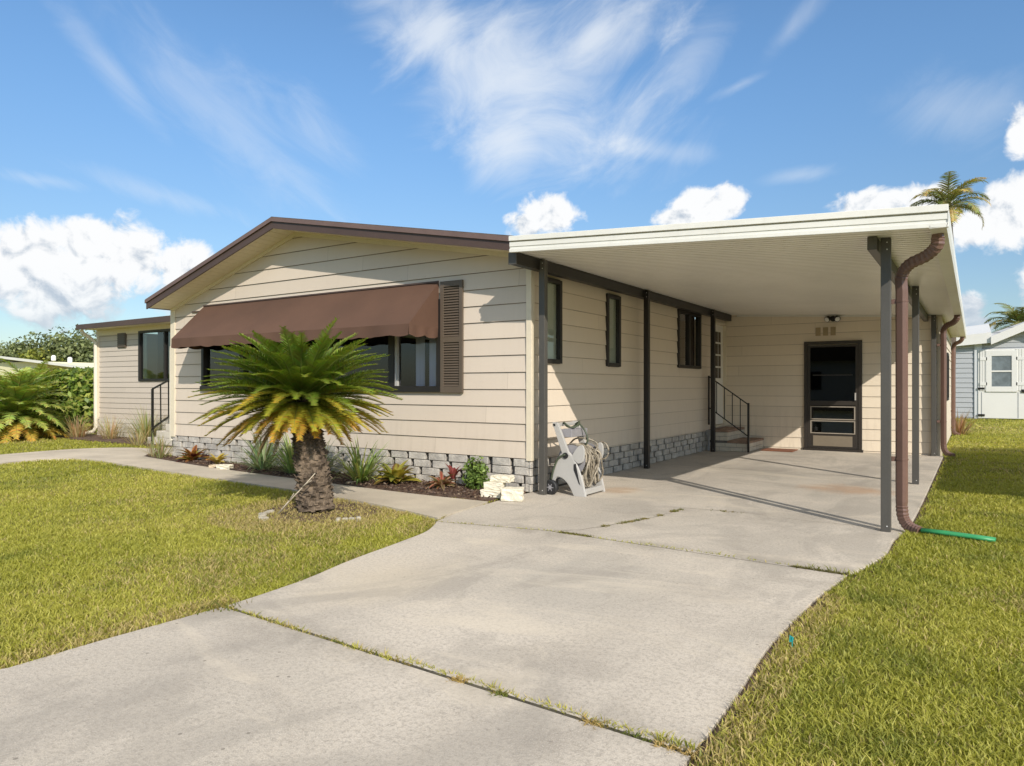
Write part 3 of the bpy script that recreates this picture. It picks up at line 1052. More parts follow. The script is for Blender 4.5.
def win_side(y0, y1, z0, z1, backing, parent, split=False, X=RX, s=1, fw=0.05, bk=0.10):
    b = MB()
    a, c = X - s * 0.06, X + s * 0.04
    b.box(a, c, y0 - 0.008, y0 + fw, z0, z1)
    b.box(a, c, y1 - fw, y1 + 0.008, z0, z1)
    b.box(a, c, y0 + fw, y1 - fw, z1 - fw, z1 + 0.006)
    b.box(a, c, y0 + fw, y1 - fw, z0 - 0.006, z0 + fw)
    if split:
        m = (y0 + y1) / 2
        b.box(a, X + s * 0.03, m - 0.035, m + 0.035, z0 + fw, z1 - fw)
    fr = b.build('window', M['dark'], parent, bevel=0.003)
    b = MB()
    b.quad((X - s * 0.01, y0 + 0.01, z0 + 0.01), (X - s * 0.01, y1 - 0.01, z0 + 0.01), (X - s * 0.01, y1 - 0.01, z1 - 0.01), (X - s * 0.01, y0 + 0.01, z1 - 0.01))
    b.build('pane', M['glass'], fr, recalc=False)
    b = MB()
    b.quad((X - s * bk, y0 - 0.03, z0 - 0.03), (X - s * bk, y1 + 0.03, z0 - 0.03), (X - s * bk, y1 + 0.03, z1 + 0.03), (X - s * bk, y0 - 0.03, z1 + 0.03))
    b.build('blind', backing, fr, recalc=False)
    return fr


win_side(*SIDE[0], M['frost'], home, bk=0.02)
win_side(*SIDE[1], M['frost'], home, bk=0.02)
win_side(*SIDE[2], M['brown_curtain'], home, True)

# white side door with a grid of small panes
y0, y1, z0, z1 = SIDE[3]
b = MB()
b.box(RX - 0.09, RX - 0.03, y0, y1, z0 + 0.01, z1)
door = b.build('door', M['door_white'], home, bevel=0.003)
b = MB()
for i in range(3):
    for j in range(4):
        ya = y0 + 0.17 + i * 0.185
        zz = z0 + 0.95 + j * 0.245
        b.box(RX - 0.034, RX - 0.026, ya, ya + 0.15, zz, zz + 0.21)
b.build('pane', M['glass_dark'], door)
b = MB()
for i in range(3):
    for j in range(4):
        ya = y0 + 0.17 + i * 0.185
        zz = z0 + 0.95 + j * 0.245
        b.box(RX - 0.029, RX - 0.0275, ya + .002, ya + 0.148, zz + .002, zz + 0.208)
b.build('backing', M['room'], door)
b = MB()
b.disc((RX - 0.005, y0 + 0.08, z0 + 0.98), (1, 0, 0), 0.028, 0.06, 16)
b.build('handle', M['dark'], door, smooth=False)
b = MB()
b.box(RX - 0.10, RX + 0.03, y0 - 0.05, y0, z0, z1 + 0.05)
b.box(RX - 0.10, RX + 0.03, y1, y1 + 0.05, z0, z1 + 0.05)
b.box(RX - 0.10, RX + 0.03, y0, y1, z1, z1 + 0.05)
b.box(RX - 0.10, RX + 0.05, y0 - 0.05, y1 + 0.05, z0 - 0.04, z0)
b.build('door_frame', M['trim'], home, bevel=0.003)

# louvred shutter
sx0, sx1, sz0, sz1 = -5.675, -5.325, 1.165, 2.575
b = MB()
yf = FY - 0.05
for (a0, a1, c0, c1) in ((sx0, sx0 + 0.05, sz0, sz1), (sx1 - 0.05, sx1, sz0, sz1), (sx0 + .05, sx1 - .05, sz0, sz0 + 0.08), (sx0 + .05, sx1 - .05, sz1 - 0.07, sz1), (sx0 + .05, sx1 - .05, 1.80, 1.87)):
    b.box(a0, a1, yf, FY - 0.018, c0, c1)
for (c0, c1) in ((sz0 + 0.08, 1.80), (1.87, sz1 - 0.07)):
    k = int((c1 - c0) / 0.032)
    for i in range(k):
        z = lerp(c0, c1, (i + 0.5) / k)
        b.hexa([(sx0 + .05, yf + .004, z - .012), (sx1 - .05, yf + .004, z - .012), (sx1 - .05, yf + .010, z - .014), (sx0 + .05, yf + .010, z - .014),
                (sx0 + .05, yf + .022, z + .014), (sx1 - .05, yf + .022, z + .014), (sx1 - .05, yf + .028, z + .012), (sx0 + .05, yf + .028, z + .012)])
b.box(sx0 + .02, sx1 - .02, FY - 0.024, FY - 0.017, sz0 + .02, sz1 - .02)
b.build('shutter', M['shutter'], home, bevel=0.002)

# canvas awning with scalloped valance
ax0, ax1, ay, atop, abot = -10.75, -5.72, 6.45, 2.575, 2.005
b = MB()
NX, NZ = 60, 8


def aw(u, v):
    x = lerp(ax0, ax1, u)
    sag = 0.012 * math.sin(math.pi * v) * (1 + 0.5 * math.sin(u * 40) * v)
    y = lerp(FY - 0.02, ay, v)
    z = lerp(atop, abot, v) - sag
    return (x, y, z)


pts = [aw(i / NX, j / NZ) for j in range(NZ + 1) for i in range(NX + 1)]
b.add(pts, [(j * (NX + 1) + i, j * (NX + 1) + i + 1, (j + 1) * (NX + 1) + i + 1, (j + 1) * (NX + 1) + i) for j in range(NZ) for i in range(NX)])
for xe in (ax0, ax1):
    b.add([(xe, FY - 0.02, atop), (xe, ay, abot), (xe, FY - 0.02, abot - 0.02)], [(0, 1, 2)])
awn = b.build('awning', M['awning'], home, smooth=False, recalc=False)
b = MB()
NV = 260


def vz(u):
    return abot - 0.138 - 0.010 * abs(math.sin(u * math.pi * 18)) - 0.006 * math.sin(u * 31 + 1) - 0.005 * math.sin(u * 73)


pts, fs = [], []
for i in range(NV + 1):
    u = i / NV
    x = lerp(ax0, ax1, u)
    wv = 0.005 * math.sin(u * 57 + 2 * math.sin(u * 9)) + 0.005 * math.sin(u * 23 + 1)
    for j, (zz, yo) in enumerate(((abot + .001, 0.0), (abot - 0.07, wv - 0.006), (vz(u), wv * 1.6 - 0.012))):
        pts.append((x, ay + yo, zz))
for i in range(NV):
    for j in range(2):
        fs.append((i * 3 + j, (i + 1) * 3 + j, (i + 1) * 3 + j + 1, i * 3 + j + 1))
b.add(pts, fs)
for xe in (ax0, ax1):
    pts, fs = [], []
    for i in range(31):
        u = i / 30
        yy = lerp(ay, FY - 0.02, u)
        ww = 0.006 * math.sin(u * 17)
        for zz, k in ((abot - 0.02 * u + .001, 0), (abot - 0.07, 1), (abot - 0.125 - 0.028 * abs(math.sin(u * math.pi * 2)), 1.6)):
            pts.append((xe + ww * k, yy, zz))
    for i in range(30):
        for j in range(2):
            fs.append((i * 3 + j, (i + 1) * 3 + j, (i + 1) * 3 + j + 1, i * 3 + j + 1))
    b.add(pts, fs)
b.build('valance', M['awning'], awn, smooth=True, recalc=False)
b = MB()
b.bar((ax0, FY - 0.03, atop + 0.008), (ax1, FY - 0.03, atop + 0.008), 0.02, 0.02)
b.bar((ax0 - 0.32, FY - 0.03, 2.50), (ax0, FY - 0.03, 2.50), 0.02, 0.02)
for xe in (ax0 + .02, ax1 - .02):
    b.bar((xe, FY - 0.03, abot), (xe, ay + .02, abot - .01), 0.02, 0.02)
b.bar((ax0, ay + 0.015, abot - 0.012), (ax1, ay + 0.015, abot - 0.012), 0.02, 0.02)
b.build('awning_frame', M['brown'], awn)

# cream downspouts on the home
b = MB()
b.rect_tube([(LX - 0.09, FY + 0.05, z) for z in (0.30, 0.9, 1.5, 1.86)] + [(LX - 0.085, FY + 0.05, 1.93), (LX - 0.05, FY + 0.07, 1.99), (LX - 0.02, FY + 0.10, 2.0)], 0.09, 0.07, (1, 0, 0))
b.build('downspout', M['cream_pipe'], home)

# ------------------------------------------------------------------ annex on the left (part of the home)
AY = 9.2
AX0 = -18.60
b = MB()
aw0 = at_y(139.7, 331.3, AY)
aw1 = at_y(141, 381, AY)
AWIN = (aw0.x, aw0.x + 1.75, aw1.z, aw0.z)
siding(b, (0, AY, 0), (1, 0, 0), (0, -1, 0), [(AX0, 0.45), (LX, 0.45), (LX, 2.66), (AX0, 2.66)], 0.45, 0.128, 0.012, [AWIN])
b.quad((AX0, AY, 0.0), (AX0, AY + 8, 0.0), (AX0, AY + 8, 2.66), (AX0, AY, 2.66))
b.build('annex_wall', [M['siding_annex'], M['lap_shade']], home, recalc=False)
b = MB()
b.box(AX0 - 0.02, AX0 + 0.09, AY - 0.025, AY + 0.05, 0.42, 2.64)
b.build('corner_trim', M['trim'], home)
b = MB()
b.box(AX0 - 0.02, LX, AY - 0.03, AY - 0.015, 2.52, 2.665)
b.build('frieze_trim', M['trim'], home)
b = MB()
skirt(b, (AX0, AY - 0.01, 0), (1, 0, 0), (0, -1, 0), LX - AX0, 4, 0.112, 0.40, 0.012)
b.build('annex_skirting', [M['block_tan'], M['mortar']], home, bevel=0.004)
b = MB()
b.hexa([(AX0 - 0.12, AY - 0.42, 2.70), (LX, AY - 0.42, 2.72), (LX, AY + 5, 3.3), (AX0 - 0.12, AY + 5, 3.3),
        (AX0 - 0.12, AY - 0.42, 2.78), (LX, AY - 0.42, 2.80), (LX, AY + 5, 3.4), (AX0 - 0.12, AY + 5, 3.4)])
ar = b.build('annex_roof', M['shingle'], home)
b = MB()
b.box(AX0 - 0.14, LX, AY - 0.46, AY - 0.425, 2.655, 2.775)
b.build('fascia', M['brown'], ar)
b = MB()
b.box(AX0 - 0.10, LX, AY - 0.42, AY + 0.02, 2.664, 2.682)
b.build('soffit', M['soffit'], ar)
x0, x1, z0, z1 = AWIN
b = MB()
for q in ((x0 - .01, x0 + .05, z0, z1), (x1 - .05, x1 + .01, z0, z1), (x0 + .05, x1 - .05, z1 - .05, z1 + .006), (x0 + .05, x1 - .05, z0 - .006, z0 + .05), (x0 + 1.06, x0 + 1.11, z0 + .05, z1 - .05)):
    b.box(q[0], q[1], AY - 0.035, AY + 0.05, q[2], q[3])
fr = b.build('window', M['dark'], home, bevel=0.003)
b = MB()
b.quad((x0, AY + .01, z0), (x1, AY + .01, z0), (x1, AY + .01, z1), (x0, AY + .01, z1))
b.build('pane', glass_mat('annex_glass', (0.6, 0.66, 0.62), 2.2), fr, recalc=False)
b = MB()
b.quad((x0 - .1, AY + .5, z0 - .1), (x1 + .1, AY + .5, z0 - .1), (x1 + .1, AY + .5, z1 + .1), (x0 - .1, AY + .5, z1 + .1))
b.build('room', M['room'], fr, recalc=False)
for q in (x0 + .06, x0 + 1.12):
    b = MB()
    b.box(q, q + .14, AY + .06, AY + .08, z0, z1 - .08)
    b.build('curtain', M['frost'], fr)
v0 = at_y(119, 333.5, AY)
v1 = at_y(127, 347.5, AY)
b = MB()
b.box(v0.x, v1.x, AY - 0.04, AY - 0.01, v1.z, v0.z)
for i in range(7):
    zz = lerp(v1.z + .03, v0.z - .03, i / 6)
    b.box(v0.x + .02, v1.x - .02, AY - 0.055, AY - 0.042, zz - .012, zz + .012)
b.build('vent', M['shutter'], home)
b = MB()
px_ = AX0 + 0.02
b.rect_tube([(px_ - 0.10, AY - 0.36, 2.66), (px_ - 0.09, AY - 0.33, 2.58), (px_ - 0.05, AY - 0.12, 2.42), (px_, AY - 0.06, 2.32), (px_, AY - 0.06, 1.5), (px_, AY - 0.06, 0.20), (px_ - .02, AY - 0.12, 0.10), (px_ - .12, AY - 0.36, 0.06)], 0.09, 0.07, (1, 0.3, 0))
b.build('downspout', M['cream_pipe'], home)

# steps and rail by the annex
st = thing('garden_steps', 'low block steps with a thin black railing beside the annex', 'steps', (-14.2, 8.75, 0))
b = MB()
for i in range(3):
    b.box(-14.95 + 0.35 * i, -12.0, 8.42, 9.10, 0.15 * i - (0.0 if i else 0.02), 0.15 * (i + 1) - 0.004)
b.build('step', M['block_tan'], st, bevel=0.01)
b = MB()
ny = 8.40
pA, pB = at_y(152.5, 389, ny), at_y(174, 377.5, ny)
b.bar((pA.x, ny, 0.0), (pA.x, ny, pA.z), 0.04)
b.bar(pA, pB, 0.03, 0.03)
pC, pD = at_y(153, 428, ny), at_y(174, 413, ny)
b.bar(pC, pD, 0.03, 0.03)
for k in (0.38, 0.75):
    b.bar(pA.lerp(pB, k), pC.lerp(pD, k), 0.02)
b.bar((pB.x, ny, 0.0), (pB.x, ny, pB.z), 0.05)
b.build('railing', M['black'], st)

# ------------------------------------------------------------------ carport
CXW = -4.36
CX0, CX1, CY0, CY1 = -4.22, -0.165, 6.40, 21.6
cp = thing('carport', 'long white flat roofed carport on brown posts beside the home', 'carport', (-2.4, 11, 0))


def cz(x):
    return 2.722 - 0.0555 * (x - CX0)     # ceiling height


b = MB()
prof = []
pitch = 0.1016
k = int((CY1 - CY0) / pitch)
for i in range(k):
    y = CY0 + i * pitch
    prof += [(y, 0), (y + 0.078, 0), (y + 0.083, 0.016), (y + 0.0966, 0.016)]
prof.append((CY0 + k * pitch, 0))
pts = []
for (y, h) in prof:
    xw = CX0 if y < 6.64 else CXW
    pts += [(xw, y, cz(xw) + h), (CX1 - 0.02, y, cz(CX1) + h)]
o_ = len(b.v)
b.add(pts, [])
for i in range(len(prof) - 1):
    b.f.append([o_ + 2 * i, o_ + 2 * i + 1, o_ + 2 * i + 3, o_ + 2 * i + 2])
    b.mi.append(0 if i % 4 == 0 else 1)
b.add([(CX0, CY0, cz(CX0) + 0.10), (CX1, CY0, cz(CX1) + 0.10), (CX1, CY1, cz(CX1) + 0.10), (CX0, CY1, cz(CX0) + 0.10)], [(0, 1, 2, 3)])
b.add([(CXW, 6.64, cz(CXW) + 0.085), (CX0, 6.64, cz(CX0) + 0.085), (CX0, CY1, cz(CX0) + 0.085), (CXW, CY1, cz(CXW) + 0.085)], [(0, 1, 2, 3)])
b.add([(CXW, 6.64, cz(CXW)), (CX0, 6.64, cz(CX0)), (CX0, 6.64, cz(CX0) + 0.085), (CXW, 6.64, cz(CXW) + 0.085)], [(0, 1, 2, 3)])
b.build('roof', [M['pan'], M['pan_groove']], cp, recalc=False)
# front fascia: cap, groove, ribbed face
b = MB()


def fband(y0, y1, a, c, x0=CX0 + 0.015, x1=CX1):
    z0, z1 = cz(x0), cz(x1)
    b.hexa([(x0, y0, z0 + a), (x1, y0, z1 + a), (x1, y1, z1 + a), (x0, y1, z0 + a), (x0, y0, z0 + c), (x1, y0, z1 + c), (x1, y1, z1 + c), (x0, y1, z0 + c)])


fband(CY0 - 0.055, CY0, 0.095, 0.148)
fband(CY0 - 0.020, CY0, 0.082, 0.095)
fband(CY0 - 0.040, CY0, 0.035, 0.082)
fband(CY0 - 0.033, CY0, 0.010, 0.035)
fband(CY0 - 0.043, CY0, -0.025, 0.010)
b.build('fascia', M['white'], cp, bevel=0.003)
# gutter on the low side
b = MB()
gz = cz(CX1)
sec = [(0.0, 0.135), (0.0, 0.02), (-0.012, -0.025), (-0.125, -0.025), (-0.125, 0.0), (-0.122, 0.0), (-0.122, -0.022), (-0.014, -0.022), (-0.004, 0.02), (-0.004, 0.135)]
pts = []
for y in (CY0 - 0.043, CY1):
    pts += [(CX1 + a, y, gz + c) for a, c in sec]
n = len(sec)
b.add(pts, [(i, (i + 1) % n, n + (i + 1) % n, n + i) for i in range(n)] + [tuple(range(n)), tuple(range(2 * n - 1, n - 1, -1))])
b.build('gutter', M['white'], cp)
# ledger beam on the house side and beam on the low side
b = MB()
b.box(-4.275, -4.18, 6.47, 14.62, 2.585, cz(-4.18) - 0.004)
b.build('beam', M['dark'], cp, bevel=0.004)
b = MB()
b.box(-4.28, -4.178, 6.455, 6.469, 2.582, 2.712)
b.build('beam_cap', M['post'], cp, recalc=False)
b = MB()
b.box(-0.765, -0.69, 6.70, 14.70, cz(-.69) - 0.115, cz(-.69) - 0.003)
b.build('beam', M['post'], cp, bevel=0.004)
PW = 0.038


def post(x, y, z1, mats):
    b = MB()
    b.box(x - PW, x + PW, y - PW, y + PW, -0.005, z1)
    o = b.build('post', mats, cp, bevel=0.004)
    for zz in (z1 - 0.04, z1 - 0.10, 0.05):
        b = MB()
        b.disc((x + PW * 0.3, y - PW - 0.002, zz), (0, 1, 0), 0.005, 0.006, 8)
        b.build('screw', M['rod'], o)


for y, mt in ((6.995, M['post']), (10.07, M['dark']), (13.31, M['dark'])):
    post(-4.155, y, 2.700, mt)
for x, y in ((-0.635, 6.84), (-0.625, 10.34), (-0.605, 14.66)):
    post(x, y, cz(x) - 0.004, M['post'])


def elbow_path(points, k=9):
    P = [Vector(p) for p in points]
    out = []
    Q = [P[0]] + P + [P[-1]]
    for i in range(1, len(Q) - 2):
        for s in range(k):
            t = s / k
            p0, p1, p2, p3 = Q[i - 1], Q[i], Q[i + 1], Q[i + 2]
            out.append(0.5 * ((2 * p1) + (p2 - p0) * t + (2 * p0 - 5 * p1 + 4 * p2 - p3) * t * t + (3 * p1 - p0 - 3 * p2 + p3) * t ** 3))
    out.append(P[-1])
    return out


def downspout(x, y, y_out, foot, parent, x_out=-0.245, top_drop=0.0):
    zt = gz - 0.022 - top_drop
    top = elbow_path([(x_out, y_out, zt), (x_out - 0.008, y_out + 0.01, zt - 0.065), (lerp(x_out, x, 0.3), lerp(y_out, y, 0.3), zt - 0.125), (lerp(x_out, x, 0.78), lerp(y_out, y, 0.78), zt - 0.165),
                      (x, y, zt - 0.25), (x, y, zt - 0.38)], 7)
    zz = [Vector((x, y, z)) for z in np.linspace(zt - 0.42, 0.26, 12)]
    bot = elbow_path([(x, y, 0.22), (x + foot[0] * 0.10, y + foot[1] * 0.1, 0.115), (x + foot[0] * 0.45, y + foot[1] * 0.45, 0.05), (x + foot[0], y + foot[1], 0.028)], 7)
    path = top + zz + bot
    sc = []
    nt, nb = len(top), len(bot)
    for i in range(len(path)):
        if i < nt - 6:
            sc.append(1.0 + (0.07 if i % 2 else -0.05))
        elif i >= len(path) - nb:
            sc.append(0.98 + (0.06 if i % 2 else -0.05))
        else:
            sc.append(1.0)
    if top_drop:
        path = [Vector((x_out, y_out, zt + top_drop + 0.02)), Vector((x_out, y_out, zt + 0.01))] + path
        sc = [0.9, 0.9] + sc
    b = MB()
    b.rect_tube(path, 0.066, 0.088, (0.45, 1, 0), sc)
    for zb in (1.98, 0.62):
        b.rect_tube([(x, y, zb - .008), (x, y, zb + .008)], 0.072, 0.094, (0.45, 1, 0))
        b.box(x - 0.10, x - 0.03, y - 0.01, y + 0.01, zb - 0.02, zb + 0.02)
    return b.build('downspout', M['pipe'], parent, bevel=0.0)


downspout(-0.522, 6.915, 6.62, (0.14, -0.10), cp, top_drop=0.03)
downspout(-0.455, 14.64, 14.35, (0.16, -0.12), cp)
downspout(-0.44, 21.0, 20.7, (0.12, -0.10), cp)

# ------------------------------------------------------------------ storage room at the end of the carport
sh = thing('storage_room', 'beige sided storage room with dark screen door under the carport', 'shed', (-2.4, 18, 0))
b = MB()
siding(b, (0, BY, 0), (1, 0, 0), (0, -1, 0), [(RX + 0.02, 0.0), (-0.5, 0.0), (-0.5, cz(-.5) + .01), (RX + 0.02, cz(-4.3) + .01)], 0.03, 0.2045, 0.013)
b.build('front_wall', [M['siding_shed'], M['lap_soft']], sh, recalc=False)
b = MB()
siding(b, (-0.5, 0, 0), (0, 1, 0), (1, 0, 0), [(BY, 0.0), (21.5, 0.0), (21.5, cz(-.5) + .01), (BY, cz(-.5) + .01)], 0.03, 0.2045, 0.013, [(17.4, 18.3, 0.95, 1.95)])
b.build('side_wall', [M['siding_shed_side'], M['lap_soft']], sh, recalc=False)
b = MB()
b.quad((RX, 21.5, 0), (-.5, 21.5, 0), (-.5, 21.5, 2.5), (RX, 21.5, 2.7))
b.build('rear_wall', M['siding_shed'], sh, recalc=False)
b = MB()
b.box(-0.55, -0.478, BY - 0.022, BY + 0.05, 0.0, cz(-.5) - .004)
b.build('corner_trim', M['trim'], sh)
b = MB()
zc0, zc1 = cz(-4.1), cz(-0.62)
b.hexa([(-4.1, BY - .035, zc0 - .03), (-.62, BY - .035, zc1 - .03), (-.62, BY - .014, zc1 - .03), (-4.1, BY - .014, zc0 - .03),
        (-4.1, BY - .035, zc0 - .004), (-.62, BY - .035, zc1 - .004), (-.62, BY - .014, zc1 - .004), (-4.1, BY - .014, zc0 - .004)])
b.build('frieze_trim', M['white'], sh)
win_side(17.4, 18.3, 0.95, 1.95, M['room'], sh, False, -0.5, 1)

# screen door
dx0, dx1, dz1 = -2.79, -1.765, 2.115
yd = BY - 0.016
b = MB()
for q in ((dx0, dx0 + .062, 0.0, dz1), (dx1 - .062, dx1, 0.0, dz1), (dx0 + .062, dx1 - .062, dz1 - .06, dz1)):
    b.box(q[0], q[1], yd - 0.045, yd, q[2], q[3])
b.box(dx0 - .02, dx1 + .02, yd - 0.07, yd, 0.0, 0.045)
dr = b.build('screen_door', M['door_bronze'], sh, bevel=0.003)
a0, a1 = dx0 + .064, dx1 - .064
b = MB()
for q in ((a0, a0 + .048, 0.05, dz1 - .075), (a1 - .048, a1, 0.05, dz1 - .075), (a0 + .048, a1 - .048, 0.05, 0.32), (a0 + .048, a1 - .048, dz1 - .115, dz1 - .075), (a0 + .048, a1 - .048, 0.88, 0.965)):
    b.box(q[0], q[1], yd - 0.034, yd - 0.004, q[2], q[3])
b.build('door_leaf', M['door_bronze'], dr, bevel=0.003)
b = MB()
b.box(a0 + .10, a1 - .10, yd - 0.040, yd - 0.0345, 0.09, 0.29)
b.build('kick_panel', M['panel_tan'], dr, bevel=0.004)
b = MB()
b.quad((a0 + .04, yd - .012, .96), (a1 - .04, yd - .012, .96), (a1 - .04, yd - .012, dz1 - .11), (a0 + .04, yd - .012, dz1 - .11))
b.build('pane', glass_mat('door_glass', (0.12, 0.12, 0.12), 0.8), dr, recalc=False)
b = MB()
b.quad((a0 + .04, yd - .006, .30), (a1 - .04, yd - .006, .30), (a1 - .04, yd - .006, dz1 - .10), (a0 + .04, yd - .006, dz1 - .10))
b.build('backing', M['room'], dr, recalc=False)
b = MB()
for (c0, c1) in ((0.33, 0.585), (0.60, 0.86)):
    for q in ((a0 + .05, a0 + .072, c0, c1), (a1 - .072, a1 - .05, c0, c1), (a0 + .072, a1 - .072, c0, c0 + .02), (a0 + .072, a1 - .072, c1 - .02, c1)):
        b.box(q[0], q[1], yd - 0.040, yd - 0.030, q[2], q[3])
b.build('louvre_frame', surf('brushed_bronze', (0.30, 0.26, 0.21), 0.4, 0.1), dr, bevel=0.002)
b = MB()
for (c0, c1) in ((0.33, 0.585), (0.60, 0.86)):
    b.quad((a0 + .10, yd - .022, c0), (a1 - .10, yd - .022, c0), (a1 - .10, yd - .010, c1), (a0 + .10, yd - .010, c1))
b.build('louvre_pane', glass_mat('louvre_glass', (0.55, 0.55, 0.52), 2.0), dr, recalc=False)
b = MB()
b.bar((a1 - .045, yd - .06, 0.98), (a1 - .045, yd - .06, 1.12), 0.022, 0.022)
b.bar((a1 - .045, yd - .06, 1.0), (a1 - .045, yd - .03, 1.0), 0.014, 0.014)
b.build('handle', M['plastic'], dr)
b = MB()
b.bar((a0 + .1, yd - .05, 1.46), (a1 - .1, yd - .05, 1.46), 0.03, 0.025)
b.build('closer', M['dark'], dr)
for i in range(3):
    b = MB()
    x = -2.585 + i * 0.135
    b.box(x, x + 0.09, BY - 0.03, BY - 0.012, 2.225, 2.385)
    for j in range(6):
        b.box(x + .008, x + .082, BY - 0.036, BY - 0.030, 2.24 + j * .023, 2.252 + j * .023)
    b.build('vent', M['vent'], sh)
b = MB()
b.disc((-2.27, BY - 0.03, 2.545), (0, 1, 0), 0.055, 0.035, 18)
b.bar((-2.27, BY - 0.06, 2.545), (-2.36, BY - 0.09, 2.545), 0.02)
b.bar((-2.27, BY - 0.06, 2.545), (-2.18, BY - 0.09, 2.545), 0.02)
lm = b.build('wall_lamp', M['dark'], sh)
for sgn in (-1, 1):
    b = MB()
    c = Vector((-2.27 + sgn * 0.075, BY - 0.10, 2.545))
    d = Vector((sgn * 0.45, -0.75, -0.5)).normalized()
    b.tube([c - d * .05, c - d * .02, c + d * .045], [0.022, 0.045, 0.058], 16)
    lh = b.build('lamp_head', M['dark'], lm, smooth=False)
    b = MB()
    b.tube([c + d * .040, c + d * .052, c + d * .058], [0.050, 0.046, 0.02], 16)
    bo = b.build('bulb', M['lamp_glass'], lm, smooth=True)

# ------------------------------------------------------------------ entry steps, rail and mat
es = thing('entry_steps', 'cream block steps with tan treads and black iron railing under the carport', 'steps', (-3.95, 14.1, 0))
SY0, SY1 = 13.56, 14.72


def brick_box(b, x0, x1, y0, y1, z0, rows, rh):
    for r in range(rows):
        za, zb = z0 + r * rh + 0.003, z0 + (r + 1) * rh - 0.003
        off = 0.11 * (r % 2)
        x = x0 - off
        while x < x1:
            a, e = max(x, x0), min(x + 0.215, x1)
            x += 0.22
            if e - a > 0.02:
                b.box(a, e, y0 + random.uniform(0, .004), y0 + 0.10, za, zb)
        y = y0 + 0.104 - off
        while y < y1:
            a, e = max(y, y0 + .104), min(y + 0.215, y1)
            y += 0.22
            if e - a > 0.02:
                b.box(x1 - 0.10, x1 - random.uniform(0, .004), a, e, za, zb)


b = MB()
b.cur = 0
brick_box(b, RX + .02, -3.57, SY0, SY1, 0.0, 2, 0.078)
brick_box(b, RX + .02, -3.95, SY0, SY1, 0.20, 2, 0.080)
b.cur = 1
b.box(RX + .02, -3.585, SY0 + .012, SY1, 0.0, 0.155)
b.box(RX + .02, -3.965, SY0 + .012, SY1, 0.156, 0.358)
b.build('riser', [M['brick_cream'], M['mortar']], es, bevel=0.004)
b = MB()
b.box(-3.962, -3.56, SY0 - .01, SY1, 0.157, 0.20)
b.box(RX + .02, -3.94, SY0 - .01, SY1, 0.362, 0.405)
b.build('tread', M['brick_tread'], es, bevel=0.006)
b = MB()
ry = 13.52
b.bar((-3.55, ry, 0.0), (-3.55, ry, 0.93), 0.035)
b.bar((-3.55, ry, 0.90), (-4.30, ry, 1.435), 0.035, 0.018)
b.bar((-3.55, ry, 0.30), (-4.30, ry, 0.835), 0.022, 0.018)
for k in (0.2, 0.4, 0.6, 0.8):
    x = lerp(-3.55, -4.30, k)
    b.bar((x, ry, 0.30 + .535 * k), (x, ry, 0.90 + .535 * k), 0.014)
b.bar((-4.30, ry, 0.50), (-4.30, ry, 1.45), 0.03)
b.build('railing', M['black'], es)
b = MB()
b.box(-3.45, -2.86, 14.0, 14.50, 0.003, 0.022)
tag(b.build('doormat', M['mat_brown'], bevel=0.006), 'small reddish brown doormat on the concrete beside the entry steps', 'doormat')
# outlet pipe at the third post
b = MB()
b.box(-4.33, -4.25, 13.44, 13.50, 0.30, 0.40)
b.tube([(-4.29, 13.47, 0.30), (-4.29, 13.47, 0.0)], 0.022, 10)
b.build('utility_pipe', M['plastic'], home)

# ------------------------------------------------------------------ hose reel cart
hr = thing('hose_reel_cart', 'pale grey plastic hose reel cart with coiled hose leaning by the front carport post', 'hose reel', (-3.92, 7.34, 0))


def arc_pts(pts, k=5):
    return smooth_poly(pts, k)


